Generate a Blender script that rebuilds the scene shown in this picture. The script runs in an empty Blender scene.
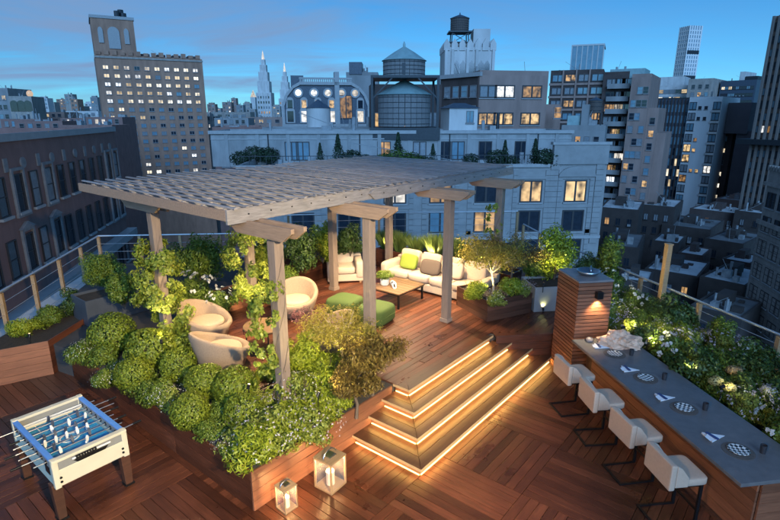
import bpy, bmesh, math, random
import numpy as np
from mathutils import Vector, Matrix
R = math.radians
scene = bpy.context.scene
col = scene.collection
random.seed(7)

# ------------------------------------------------------------------ camera
F, PITCH, H = 522.0, R(15.5), 5.2
cam = bpy.data.cameras.new('camera')
cam.sensor_width = 36.0
cam.lens = 36.0 * F / 780.0
cam.clip_start = 0.1
cam.clip_end = 20000
cam_ob = bpy.data.objects.new('camera', cam)
cam_ob.location = (0, 0, H)
cam_ob.rotation_euler = (R(90) - PITCH, 0, 0)
col.objects.link(cam_ob)
scene.camera = cam_ob

# ------------------------------------------------------------------ view
vs = scene.view_settings
vs.view_transform = 'Standard'
vs.look = 'None'
vs.exposure = 0.34
vs.gamma = 1.0

# ------------------------------------------------------------------ sky at dusk
# the afterglow stands behind the camera, slightly to its right
world = bpy.data.worlds.new('World')
scene.world = world
world.use_nodes = True
nt = world.node_tree
nt.nodes.clear()
def wn(t, **k):
    n = nt.nodes.new(t)
    for a, b in k.items():
        setattr(n, a, b)
    return n
out = wn('ShaderNodeOutputWorld')
bg = wn('ShaderNodeBackground')
sky = wn('ShaderNodeTexSky', sky_type='NISHITA', sun_disc=False)
sky.sun_elevation = R(24)
sky.sun_rotation = R(186)
sky.altitude = 50
sky.air_density = 0.75
sky.dust_density = 0.1
sky.ozone_density = 8.0
tint = wn('ShaderNodeMix', data_type='RGBA', blend_type='MULTIPLY')
tint.inputs[0].default_value = 1.0
tint.inputs[7].default_value = (0.42, 0.80, 0.80, 1)
tc = wn('ShaderNodeTexCoord')
sep = wn('ShaderNodeSeparateXYZ')
mx = wn('ShaderNodeMath', operation='MAXIMUM'); mx.inputs[1].default_value = 0.03
ad = wn('ShaderNodeMath', operation='ADD'); ad.inputs[1].default_value = 0.12
dv = wn('ShaderNodeVectorMath', operation='DIVIDE')
cmb = wn('ShaderNodeCombineXYZ')
mp = wn('ShaderNodeMapping')
mp.inputs['Scale'].default_value = (0.7, 1.35, 1)
mp.inputs['Location'].default_value = (1.3, 0.35, 0)
ns = wn('ShaderNodeTexNoise')
ns.inputs['Scale'].default_value = 1.0
ns.inputs['Detail'].default_value = 10
ns.inputs['Roughness'].default_value = 0.55
ns.inputs['Distortion'].default_value = 0.6
rp = wn('ShaderNodeValToRGB')
rp.color_ramp.elements[0].position = 0.36
rp.color_ramp.elements[1].position = 0.66
cl = wn('ShaderNodeMix', data_type='RGBA', blend_type='MIX')
cl.inputs[7].default_value = (1.45, 2.4, 4.1, 1)
L = nt.links.new
L(tc.outputs['Generated'], sep.inputs[0])
L(sep.outputs['Z'], mx.inputs[0]); L(mx.outputs[0], ad.inputs[0])
for i in range(3):
    L(ad.outputs[0], cmb.inputs[i])
L(tc.outputs['Generated'], dv.inputs[0]); L(cmb.outputs[0], dv.inputs[1])
L(dv.outputs[0], mp.inputs[0]); L(mp.outputs[0], ns.inputs[0])
L(ns.outputs['Fac'], rp.inputs[0])
L(sky.outputs[0], tint.inputs[6])
L(tint.outputs[2], cl.inputs[6])
cs = wn('ShaderNodeMath', operation='MULTIPLY'); cs.inputs[1].default_value = 0.95
# the cloud bank lies over the left of the sky and thins out to the right and at the horizon
mk = wn('ShaderNodeMapRange'); mk.inputs[1].default_value = .42; mk.inputs[2].default_value = -.15; mk.inputs[3].default_value = .12; mk.inputs[4].default_value = 1.0
L(sep.outputs['X'], mk.inputs[0])
mz = wn('ShaderNodeMapRange'); mz.inputs[1].default_value = .0; mz.inputs[2].default_value = .06
L(sep.outputs['Z'], mz.inputs[0])
m1 = wn('ShaderNodeMath', operation='MULTIPLY'); m2_ = wn('ShaderNodeMath', operation='MULTIPLY')
L(rp.outputs[0], m1.inputs[0]); L(mk.outputs[0], m1.inputs[1])
L(m1.outputs[0], m2_.inputs[0]); L(mz.outputs[0], m2_.inputs[1])
L(m2_.outputs[0], cs.inputs[0]); L(cs.outputs[0], cl.inputs[0])
L(cl.outputs[2], bg.inputs[0])
bg.inputs[1].default_value = 0.112
L(bg.outputs[0], out.inputs[0])

sun = bpy.data.lights.new('sun', 'SUN')
sun.energy = 2.0
sun.angle = R(40)
sun.color = (0.30, 0.58, 1.0)
sun_ob = bpy.data.objects.new('sun', sun)
sun_ob.rotation_euler = (R(66), 0, R(4))
col.objects.link(sun_ob)

# ------------------------------------------------------------------ helpers
def tag(o, label=None, cat=None, group=None, kind=None):
    if label: o['label'] = label
    if cat: o['category'] = cat
    if group: o['group'] = group
    if kind: o['kind'] = kind
    return o

def thing(name, label, cat, loc=(0, 0, 0), rz=0.0, group=None):
    o = bpy.data.objects.new(name, None)
    o.empty_display_size = 0.1
    col.objects.link(o)
    o.location = loc
    o.rotation_euler = (0, 0, rz)
    return tag(o, label, cat, group)

def put(name, me, parent=None, loc=(0, 0, 0), rz=0.0, scale=None, rot=None):
    o = bpy.data.objects.new(name, me)
    col.objects.link(o)
    o.location = loc
    o.rotation_euler = rot if rot else (0, 0, rz)
    if scale: o.scale = scale if hasattr(scale, '__len__') else (scale,) * 3
    if parent: o.parent = parent
    return o

def copy_tree(o, parent=None):
    c = o.copy()
    col.objects.link(c)
    c.parent = parent
    for ch in o.children:
        copy_tree(ch, c)
    return c

class MB:
    def __init__(s): s.v = []; s.f = []; s.m = []
    def add(s, vs_, fs, mi=0):
        b = len(s.v)
        s.v += [tuple(p) for p in vs_]
        s.f += [tuple(b + i for i in f) for f in fs]
        s.m += [mi] * len(fs)
        return s
    def box(s, x0, x1, y0, y1, z0, z1, mi=0):
        return s.add([(x0, y0, z0), (x1, y0, z0), (x1, y1, z0), (x0, y1, z0), (x0, y0, z1), (x1, y0, z1), (x1, y1, z1), (x0, y1, z1)],
                     [(0, 3, 2, 1), (4, 5, 6, 7), (0, 1, 5, 4), (1, 2, 6, 5), (2, 3, 7, 6), (3, 0, 4, 7)], mi)
    def cyl(s, p0, p1, r0, r1=None, n=10, mi=0):
        r1 = r0 if r1 is None else r1
        p0, p1 = Vector(p0), Vector(p1)
        d = (p1 - p0).normalized()
        a = d.orthogonal().normalized(); b = d.cross(a)
        vs_ = []
        for p, r in ((p0, r0), (p1, r1)):
            for i in range(n):
                t = 2 * math.pi * i / n
                vs_.append(p + a * math.cos(t) * r + b * math.sin(t) * r)
        fs = [(i, (i + 1) % n, n + (i + 1) % n, n + i) for i in range(n)]
        fs += [tuple(range(n - 1, -1, -1)), tuple(range(n, 2 * n))]
        return s.add(vs_, fs, mi)
    def bar(s, p0, p1, w, h, mi=0):
        p0, p1 = Vector(p0), Vector(p1)
        d = (p1 - p0).normalized()
        up = Vector((0, 0, 1)) if abs(d.z) < .95 else Vector((1, 0, 0))
        a = d.cross(up).normalized() * w / 2; b = a.cross(d).normalized() * h / 2
        vs_ = [p + x * a + y * b for p in (p0, p1) for x, y in ((-1, -1), (1, -1), (1, 1), (-1, 1))]
        return s.add(vs_, [(0, 1, 2, 3), (7, 6, 5, 4), (0, 4, 5, 1), (1, 5, 6, 2), (2, 6, 7, 3), (3, 7, 4, 0)], mi)
    def tube(s, pts, rads, n=7, mi=0):
        pts = [Vector(p) for p in pts]
        if not hasattr(rads, '__len__'): rads = [rads] * len(pts)
        vs_ = []; k = len(pts)
        a = None
        for i, p in enumerate(pts):
            d = (pts[min(i + 1, k - 1)] - pts[max(i - 1, 0)]).normalized()
            if a is None: a = d.orthogonal().normalized()
            else: a = (a - d * a.dot(d)).normalized()
            b = d.cross(a)
            for j in range(n):
                t = 2 * math.pi * j / n
                vs_.append(p + (a * math.cos(t) + b * math.sin(t)) * rads[i])
        fs = [(i * n + j, i * n + (j + 1) % n, (i + 1) * n + (j + 1) % n, (i + 1) * n + j) for i in range(k - 1) for j in range(n)]
        fs += [tuple(range(n - 1, -1, -1)), tuple(range((k - 1) * n, k * n))]
        return s.add(vs_, fs, mi)
    def lathe(s, prof, n=24, c=(0, 0, 0), mi=0, close=True):
        vs_ = [(c[0] + r * math.cos(2 * math.pi * j / n), c[1] + r * math.sin(2 * math.pi * j / n), c[2] + z) for r, z in prof for j in range(n)]
        k = len(prof)
        fs = [(i * n + j, i * n + (j + 1) % n, (i + 1) * n + (j + 1) % n, (i + 1) * n + j) for i in range(k - 1) for j in range(n)]
        if close: fs += [tuple(range(n - 1, -1, -1)), tuple(range((k - 1) * n, k * n))]
        return s.add(vs_, fs, mi)
    def prism(s, poly, z0, z1, mi=0):
        n = len(poly)
        vs_ = [(x, y, z0) for x, y in poly] + [(x, y, z1) for x, y in poly]
        fs = [tuple(range(n - 1, -1, -1)), tuple(range(n, 2 * n))] + [(i, (i + 1) % n, n + (i + 1) % n, n + i) for i in range(n)]
        return s.add(vs_, fs, mi)
    def prism_y(s, poly, y0, y1, mi=0):        # polygon in x-z, extruded along y
        n = len(poly)
        vs_ = [(x, y0, z) for x, z in poly] + [(x, y1, z) for x, z in poly]
        fs = [tuple(range(n)), tuple(range(2 * n - 1, n - 1, -1))] + [(i, n + i, n + (i + 1) % n, (i + 1) % n) for i in range(n)]
        return s.add(vs_, fs, mi)
    def sup(s, c, sx, sy, sz, e1=.35, e2=.35, nu=20, nv=12, mi=0):
        def pw(x, e): return math.copysign(abs(x) ** e, x)
        vs_ = []
        for i in range(nv + 1):
            ph = -math.pi / 2 + math.pi * i / nv
            for j in range(nu):
                th = 2 * math.pi * j / nu
                vs_.append((c[0] + sx * pw(math.cos(ph), e1) * pw(math.cos(th), e2), c[1] + sy * pw(math.cos(ph), e1) * pw(math.sin(th), e2), c[2] + sz * pw(math.sin(ph), e1)))
        fs = [(i * nu + j, i * nu + (j + 1) % nu, (i + 1) * nu + (j + 1) % nu, (i + 1) * nu + j) for i in range(nv) for j in range(nu)]
        return s.add(vs_, fs, mi)
    def mesh(s, name, mats, smooth=False, bevel=0.0):
        me = bpy.data.meshes.new(name)
        me.from_pydata(s.v, [], s.f)
        mats = mats if isinstance(mats, (list, tuple)) else [mats]
        for m in mats: me.materials.append(m)
        if len(mats) > 1: me.polygons.foreach_set('material_index', s.m)
        bm = bmesh.new(); bm.from_mesh(me)
        if smooth: bmesh.ops.remove_doubles(bm, verts=bm.verts, dist=1e-5)
        bmesh.ops.recalc_face_normals(bm, faces=bm.faces)
        if bevel:
            ed = [e for e in bm.edges if len(e.link_faces) == 2 and e.calc_face_angle(0) > .5]
            bmesh.ops.bevel(bm, geom=ed, offset=bevel, segments=2, affect='EDGES', profile=.6, clamp_overlap=True)
        bm.to_mesh(me); bm.free()
        if smooth:
            me.polygons.foreach_set('use_smooth', [True] * len(me.polygons))
            if smooth != 'all':
                try: me.set_sharp_from_angle(angle=R(40))
                except Exception: pass
        me.update()
        return me
    def build(s, name, mats, parent=None, loc=(0, 0, 0), rz=0.0, smooth=False, bevel=0.0):
        return put(name, s.mesh(name, mats, smooth, bevel), parent, loc, rz)

# ------------------------------------------------------------------ layout: terrace axes and rays of the lens as surveyed from the photograph
TA = R(51)
B0 = Vector((-1.7, 7.5))
AX = Vector((math.cos(TA), math.sin(TA))); BX = Vector((-math.sin(TA), math.cos(TA)))
def W(s, t, z=0.0):
    p = B0 + AX * s + BX * t
    return Vector((p.x, p.y, z))
def ray(u, v):
    x = (u - 390) / F; y = -(v - 260) / F
    return Vector((x, math.cos(PITCH) + y * math.sin(PITCH), -math.sin(PITCH) + y * math.cos(PITCH)))
def at_z(u, v, z):
    d = ray(u, v); return Vector((0, 0, H)) + d * ((z - H) / d.z)
def at_y(u, v, Y):
    d = ray(u, v); return Vector((0, 0, H)) + d * (Y / d.y)
def ST(p):
    q = Vector((p[0], p[1])) - B0
    return q.dot(AX), q.dot(BX)

# ------------------------------------------------------------------ materials
MATS = {}
def mat(name, c, rough=.6, metal=0.0, var=.18, scale=6.0, rand=0.0, bump=0.0, bscale=None, stretch=None, spec=.5, coat=0.0, wear=0.0):
    m = bpy.data.materials.new(name); m.use_nodes = True
    n = m.node_tree.nodes; l = m.node_tree.links.new
    p = n['Principled BSDF']
    p.inputs['Roughness'].default_value = rough
    p.inputs['Metallic'].default_value = metal
    p.inputs['Specular IOR Level'].default_value = spec
    if coat: p.inputs['Coat Weight'].default_value = coat
    co = n.new('ShaderNodeTexCoord')
    mpn = n.new('ShaderNodeMapping')
    oi = n.new('ShaderNodeObjectInfo')
    vm = n.new('ShaderNodeVectorMath'); vm.operation = 'SCALE'
    cb = n.new('ShaderNodeCombineXYZ')
    l(oi.outputs['Random'], cb.inputs[0]); l(oi.outputs['Random'], cb.inputs[1]); l(oi.outputs['Random'], cb.inputs[2])
    l(cb.outputs[0], vm.inputs[0]); vm.inputs['Scale'].default_value = 37.0
    l(vm.outputs[0], mpn.inputs['Location'])
    if stretch: mpn.inputs['Scale'].default_value = stretch
    l(co.outputs['Object'], mpn.inputs['Vector'])
    nz = n.new('ShaderNodeTexNoise'); nz.inputs['Scale'].default_value = scale; nz.inputs['Detail'].default_value = 6; nz.inputs['Roughness'].default_value = .6
    l(mpn.outputs[0], nz.inputs['Vector'])
    mr = n.new('ShaderNodeMapRange'); mr.inputs[1].default_value = .25; mr.inputs[2].default_value = .75
    mr.inputs[3].default_value = 1 - var; mr.inputs[4].default_value = 1 + var
    l(nz.outputs['Fac'], mr.inputs[0])
    val = mr.outputs[0]
    if rand:
        m2 = n.new('ShaderNodeMapRange'); m2.inputs[3].default_value = 1 - rand; m2.inputs[4].default_value = 1 + rand
        l(oi.outputs['Random'], m2.inputs[0])
        mu = n.new('ShaderNodeMath'); mu.operation = 'MULTIPLY'
        l(val, mu.inputs[0]); l(m2.outputs[0], mu.inputs[1]); val = mu.outputs[0]
    if wear:
        ge = n.new('ShaderNodeNewGeometry'); nw_ = n.new('ShaderNodeTexNoise'); nw_.inputs['Scale'].default_value = .9; nw_.inputs['Detail'].default_value = 7; nw_.inputs['Roughness'].default_value = .65
        l(ge.outputs['Position'], nw_.inputs['Vector'])
        m3 = n.new('ShaderNodeMapRange'); m3.inputs[1].default_value = .3; m3.inputs[2].default_value = .7; m3.inputs[3].default_value = 1 - wear; m3.inputs[4].default_value = 1 + wear
        l(nw_.outputs['Fac'], m3.inputs[0])
        mu2 = n.new('ShaderNodeMath'); mu2.operation = 'MULTIPLY'; l(val, mu2.inputs[0]); l(m3.outputs[0], mu2.inputs[1]); val = mu2.outputs[0]
        m4 = n.new('ShaderNodeMapRange'); m4.inputs[1].default_value = .3; m4.inputs[2].default_value = .7; m4.inputs[3].default_value = rough * .65; m4.inputs[4].default_value = min(1, rough * 1.5)
        l(nw_.outputs['Fac'], m4.inputs[0]); l(m4.outputs[0], p.inputs['Roughness'])
    sc = n.new('ShaderNodeVectorMath'); sc.operation = 'SCALE'; sc.inputs[0].default_value = c[:3]
    l(val, sc.inputs['Scale']); l(sc.outputs[0], p.inputs['Base Color'])
    if bump:
        nb = n.new('ShaderNodeTexNoise'); nb.inputs['Scale'].default_value = bscale or scale * 3; nb.inputs['Detail'].default_value = 5
        l(mpn.outputs[0], nb.inputs['Vector'])
        bp = n.new('ShaderNodeBump'); bp.inputs['Strength'].default_value = bump; bp.inputs['Distance'].default_value = .02
        l(nb.outputs['Fac'], bp.inputs['Height']); l(bp.outputs[0], p.inputs['Normal'])
    MATS[name] = m
    return m

def emis(name, c, strength, noise=0.0, nscale=1.5, c2=None):
    m = bpy.data.materials.new(name); m.use_nodes = True
    n = m.node_tree.nodes; l = m.node_tree.links.new
    p = n['Principled BSDF']
    p.inputs['Base Color'].default_value = (.05, .05, .05, 1)
    p.inputs['Roughness'].default_value = .2
    p.inputs['Emission Color'].default_value = (*c, 1)
    p.inputs['Emission Strength'].default_value = strength
    if noise:
        co = n.new('ShaderNodeTexCoord'); oi = n.new('ShaderNodeObjectInfo')
        vm = n.new('ShaderNodeVectorMath'); vm.operation = 'SCALE'; vm.inputs['Scale'].default_value = 53
        cb = n.new('ShaderNodeCombineXYZ')
        for i in range(3): l(oi.outputs['Random'], cb.inputs[i])
        l(cb.outputs[0], vm.inputs[0])
        va = n.new('ShaderNodeVectorMath'); va.operation = 'ADD'
        l(co.outputs['Object'], va.inputs[0]); l(vm.outputs[0], va.inputs[1])
        vo = n.new('ShaderNodeTexNoise'); vo.inputs['Scale'].default_value = nscale; vo.inputs['Detail'].default_value = 1.5
        l(va.outputs[0], vo.inputs['Vector'])
        
        mr = n.new('ShaderNodeMapRange'); mr.inputs[3].default_value = strength * (1 - noise); mr.inputs[4].default_value = strength * (1 + noise * .5)
        mr.inputs[1].default_value = .32; mr.inputs[2].default_value = .66
        l(vo.outputs['Fac'], mr.inputs[0])
        rv = n.new('ShaderNodeMapRange'); rv.inputs[3].default_value = .35; rv.inputs[4].default_value = 1.25; l(oi.outputs['Random'], rv.inputs[0])
        mm = n.new('ShaderNodeMath'); mm.operation = 'MULTIPLY'; l(mr.outputs[0], mm.inputs[0]); l(rv.outputs[0], mm.inputs[1]); l(mm.outputs[0], p.inputs['Emission Strength'])
        mix = n.new('ShaderNodeMix'); mix.data_type = 'RGBA'
        mix.inputs[6].default_value = (*c, 1); mix.inputs[7].default_value = (*(c2 or c), 1)
        l(oi.outputs['Random'], mix.inputs[0]); l(mix.outputs[2], p.inputs['Emission Color'])
    MATS[name] = m
    return m

def leafmat(name, c1, c2, rough=.45, trans=.3):
    m = bpy.data.materials.new(name); m.use_nodes = True
    n = m.node_tree.nodes; l = m.node_tree.links.new
    p = n['Principled BSDF']; p.inputs['Roughness'].default_value = rough
    p.inputs['Specular IOR Level'].default_value = .35
    at = n.new('ShaderNodeAttribute'); at.attribute_name = 'tint'
    mix = n.new('ShaderNodeMix'); mix.data_type = 'RGBA'
    mix.inputs[6].default_value = (*c1, 1); mix.inputs[7].default_value = (*c2, 1)
    l(at.outputs['Fac'], mix.inputs[0]); l(mix.outputs[2], p.inputs['Base Color'])
    tr = n.new('ShaderNodeBsdfTranslucent'); l(mix.outputs[2], tr.inputs['Color'])
    ms = n.new('ShaderNodeMixShader'); ms.inputs[0].default_value = trans
    l(p.outputs[0], ms.inputs[1]); l(tr.outputs[0], ms.inputs[2])
    l(ms.outputs[0], n['Material Output'].inputs['Surface'])
    MATS[name] = m
    return m

def glassmat(name, c, rough=.02, alpha=.25):
    m = bpy.data.materials.new(name); m.use_nodes = True
    n = m.node_tree.nodes; l = m.node_tree.links.new
    p = n['Principled BSDF']; p.inputs['Base Color'].default_value = (*c, 1); p.inputs['Roughness'].default_value = rough
    t = n.new('ShaderNodeBsdfTransparent'); ms = n.new('ShaderNodeMixShader'); ms.inputs[0].default_value = alpha
    l(t.outputs[0], ms.inputs[1]); l(p.outputs[0], ms.inputs[2]); l(ms.outputs[0], n['Material Output'].inputs['Surface'])
    return m

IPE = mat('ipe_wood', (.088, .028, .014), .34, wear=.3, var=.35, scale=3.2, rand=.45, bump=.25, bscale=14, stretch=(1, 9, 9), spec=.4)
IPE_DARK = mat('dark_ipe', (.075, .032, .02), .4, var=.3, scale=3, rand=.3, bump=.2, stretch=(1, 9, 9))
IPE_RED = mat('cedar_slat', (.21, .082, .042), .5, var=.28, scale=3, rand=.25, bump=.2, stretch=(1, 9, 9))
STEPW = mat('step_wood', (.085, .036, .018), .38, var=.3, scale=3, rand=.2, bump=.15, stretch=(1, 9, 9))
GREYW = mat('weathered_wood', (.215, .20, .205), .36, var=.35, scale=4, rand=.22, bump=.3, stretch=(1, 8, 8))
POSTW = mat('post_wood', (.21, .155, .125), .65, var=.2, scale=4, rand=.1, bump=.25, stretch=(8, 8, 1))
NOSE = mat('glow_toned_nosing', (.50, .34, .17), .4, var=.12, scale=4, stretch=(1, 8, 8))  # pale tone stands in for the gold glow along the step edges
WALNUT = mat('dark_brown_wood', (.15, .085, .045), .45, var=.25, scale=4, rand=.2, stretch=(1, 8, 8))
TEAK = mat('teak', (.33, .21, .11), .5, var=.2, scale=4, rand=.2, stretch=(1, 8, 8))
TANC = mat('tan_cushion', (.40, .30, .215), .85, var=.08, scale=30, bump=.15, bscale=200)
BEIGE = mat('beige_upholstery', (.48, .375, .29), .85, var=.07, scale=30, bump=.15, bscale=220)
WICKER = mat('woven_wicker', (.31, .22, .155), .8, var=.16, scale=40, bump=.6, bscale=120)
def weave(m, sc=34):
    n = m.node_tree.nodes; l = m.node_tree.links.new
    co = n.new('ShaderNodeTexCoord'); br = n.new('ShaderNodeTexWave'); br.wave_type = 'BANDS'; br.bands_direction = 'Z'; br.inputs['Scale'].default_value = sc; br.inputs['Distortion'].default_value = 1.5; br.inputs['Detail'].default_value = 2; br.inputs['Detail Scale'].default_value = 6
    l(co.outputs['Object'], br.inputs['Vector'])
    bp_ = n.new('ShaderNodeBump'); bp_.inputs['Strength'].default_value = .55; bp_.inputs['Distance'].default_value = .01
    l(br.outputs['Fac'], bp_.inputs['Height']); l(bp_.outputs[0], n['Principled BSDF'].inputs['Normal'])
weave(WICKER)
CREAM = mat('cream_laminate', (.58, .53, .40), .4, var=.06, scale=5)
BLACKM = mat('black_metal', (.02, .02, .022), .35, metal=.6, var=.2)
STEEL = mat('steel', (.45, .47, .5), .3, metal=1.0, var=.08)
RAILM = mat('rail_metal', (.5, .52, .55), .4, metal=.7, var=.1)
STONE = mat('grey_stone_top', (.13, .125, .125), .34, wear=.2, var=.16, scale=9, bump=.05)
LIMEC = mat('lime_cushion', (.20, .26, .03), .85, var=.1, scale=40, bump=.2, bscale=200)
BROWNC = mat('brown_cushion', (.09, .065, .055), .85, var=.1, scale=40, bump=.2, bscale=200)
GREENP = mat('green_fabric', (.045, .078, .014), .85, var=.1, scale=30, bump=.2, bscale=200)
WHITE = mat('white_ceramic', (.72, .71, .68), .3, var=.04)
SOIL = mat('soil', (.035, .024, .016), .95, var=.4, scale=12, bump=.6)
LED = emis('led_strip', (1.0, .58, .15), 46.0)
BULB = emis('bulb', (1.0, .74, .40), 6.0)
FLAME = emis('flame', (1.0, .62, .22), 30.0)
WAX = mat('wax', (.75, .66, .48), .5, var=.05)
WAX.node_tree.nodes['Principled BSDF'].inputs['Subsurface Weight'].default_value = .3
CLEAR = glassmat('clear_glass', (.9, .95, 1.0), .02, .035)
WARM = (1.0, .74, .40)

def lamp(parent, loc, power, color=WARM, spot=None, target=None, blend=.6, radius=.04, name='lamp'):
    d = bpy.data.lights.new(name, 'SPOT' if spot else 'POINT')
    d.energy = power; d.color = color; d.shadow_soft_size = radius
    o = bpy.data.objects.new(name, d); col.objects.link(o)
    if spot:
        d.spot_size = R(spot); d.spot_blend = blend
        dirv = Vector(target) - Vector(loc)
        o.rotation_euler = dirv.to_track_quat('-Z', 'Y').to_euler()
    o.location = loc
    o.parent = parent
    return o
# ------------------------------------------------------------------ ground far below and the building that carries the terrace
ASPH = mat('asphalt', (.05, .05, .055), .9, var=.3, scale=.05)
g_ = MB(); g_.add([(-9000, -9000, 0), (9000, -9000, 0), (9000, 9000, 0), (-9000, 9000, 0)], [(0, 1, 2, 3)])
tag(g_.build('ground', ASPH, loc=(0, 0, -48)), 'dark city ground far below the rooftops', kind='structure')

DARKB = mat('dark_membrane', (.045, .04, .038), .9, var=.2)
own = MB(); own.prism([(-9.15, 4.0), (-9.15, -6), (9.0, -6), (8.4, 9.2), (6.6, 16.2), (5.6, 19.7), (-9.9, 16.6), (-8.35, 9.9)], -48, -.035)
tag(own.build('roof_terrace_base', DARKB), kind='structure')

# ---- lower deck: parquet of square panels, planks laid in alternating directions
PN, PK = 1.35, 10
deck = tag(thing('lower_deck', None, None), kind='structure')
pw_ = PN / PK
plank_me = MB().box(-PN / 2 + .004, PN / 2 - .004, -pw_ / 2 + .0035, pw_ / 2 - .0035, -.03, 0).mesh('plank', IPE, bevel=.003)
def seen(p, m=60):
    zc = p.y * math.cos(PITCH) - (p.z - H) * math.sin(PITCH)
    if zc < 1: return False
    u = 390 + F * p.x / zc; v = 260 - F * (p.y * math.sin(PITCH) + (p.z - H) * math.cos(PITCH)) / zc
    return -m < u < 780 + m and v < 520 + m
def under_platform(s, t):
    if s > -1.2 and t > -.75 and t < 5.0: return True
    if s > 1.15 and t > -1.9: return True
    return False
cands = []
for i in range(-8, 5):
    for j in range(-7, 6):
        for k in range(PK):
            o_ = -PN / 2 + pw_ * (k + .5)
            along_a = (i + j) % 2 != 0
            cs_, ct_ = 1.3 + (i + .5) * PN, .5 + (j + .5) * PN
            s_, t_ = (cs_, ct_ + o_) if along_a else (cs_ + o_, ct_)
            p = W(s_, t_)
            lo_s, hi_t = (s_ - PN / 2, t_) if along_a else (s_, t_ - PN / 2)
            if (under_platform(s_, t_) and lo_s > -1.22 and not (s_ < 1.3 and hi_t < -.80) and not (s_ >= 1.3 and hi_t < -1.9 and lo_s < 9) and not (lo_s < .75 and t_ < -.80)) or not (-8.8 < p.x < 6.9) or p.y > 12.5 or p.y < 2.5: continue
            if seen(p): cands.append((p.y, p, TA if along_a else TA + R(90)))
cands.sort(key=lambda c: c[0])
for c in cands[:295]:
    put('plank', plank_me, deck, c[1] + Vector((0, 0, random.uniform(-.0015, .0015))), c[2])
rest = MB()
for c in cands[295:]:
    m4 = Matrix.Translation(c[1]) @ Matrix.Rotation(c[2], 4, 'Z')
    x0, y0 = PN / 2 - .004, pw_ / 2 - .0035
    rest.add([m4 @ Vector(q) for q in ((-x0, -y0, -.03), (x0, -y0, -.03), (x0, y0, -.03), (-x0, y0, -.03), (-x0, -y0, 0), (x0, -y0, 0), (x0, y0, 0), (-x0, y0, 0))],
             [(0, 3, 2, 1), (4, 5, 6, 7), (0, 1, 5, 4), (1, 2, 6, 5), (2, 3, 7, 6), (3, 0, 4, 7)])
if rest.v: tag(rest.build('far_planks', IPE_DARK, deck), kind='stuff')

# ---- upper terrace
ZU = .64
def wp(s, t): p = W(s, t); return (p.x, p.y)
up = MB(); up.prism([wp(-1.27, -.83), wp(1.88, -.83), wp(1.88, -1.08), wp(4.70, -1.08), (3.62, 10.58), (4.9, 10.75), (5.3, 19.2), (-8.9, 16.0), (-8.0, 10.5), wp(-1.27, 5.05)], -.03, ZU - .03)
tag(up.build('upper_terrace_base', DARKB), kind='structure')
updeck = tag(thing('upper_deck', None, None), kind='structure')
rw = .138
lens_me = {}
def long_plank(L_, w=rw, material=IPE, th=.028, nm='plank'):
    key = (round(L_, 2), w, material.name, th)
    if key not in lens_me:
        lens_me[key] = MB().box(-L_ / 2, L_ / 2, -w / 2 + .003, w / 2 - .003, -th, 0).mesh(nm, material, bevel=.003)
    return lens_me[key]
rr = random.Random(3)
t = -2.15
while t < 4.6:
    s0 = 1.72 if t < .75 else .02
    if t < -1.16: s0 = 4.80 + (-t - 1.16) * .95
    s1 = 9.0 if t > -.6 else 7.0
    s = s0; first = True
    while s < s1 - .3:
        L_ = rr.choice((1.8, 2.2, 2.6))
        if first: L_ = rr.choice((1.0, 1.5, 2.1)); first = False
        if s + L_ > s1 - .5: L_ = round(s1 - s, 2)
        put('plank', long_plank(round(L_ - .006, 2)), updeck, W(s + L_ / 2, t, ZU + rr.uniform(-.001, .001)), TA)
        s += L_
    t += rw
# side strip of the landing beside the steps
fasc = tag(thing('landing_edge', None, None), kind='structure')
A_, B_ = Vector((2.27, 10.33)), Vector((3.70, 10.50))
d_ = (B_ - A_); Lf = d_.length; ang_ = math.atan2(d_.y, d_.x)
for k in range(4):
    z0 = .16 * k
    put('board', MB().box(0, Lf, -.03, 0, z0 + .004, z0 + .156).mesh('board', IPE, bevel=.003), fasc, (A_.x, A_.y, 0), ang_)

put('edge_cap', MB().box(-.02, Lf, -.04, .13, ZU + .001, ZU + .018).mesh('edge_cap', IPE, bevel=.004), fasc, (A_.x, A_.y, 0), ang_)
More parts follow.
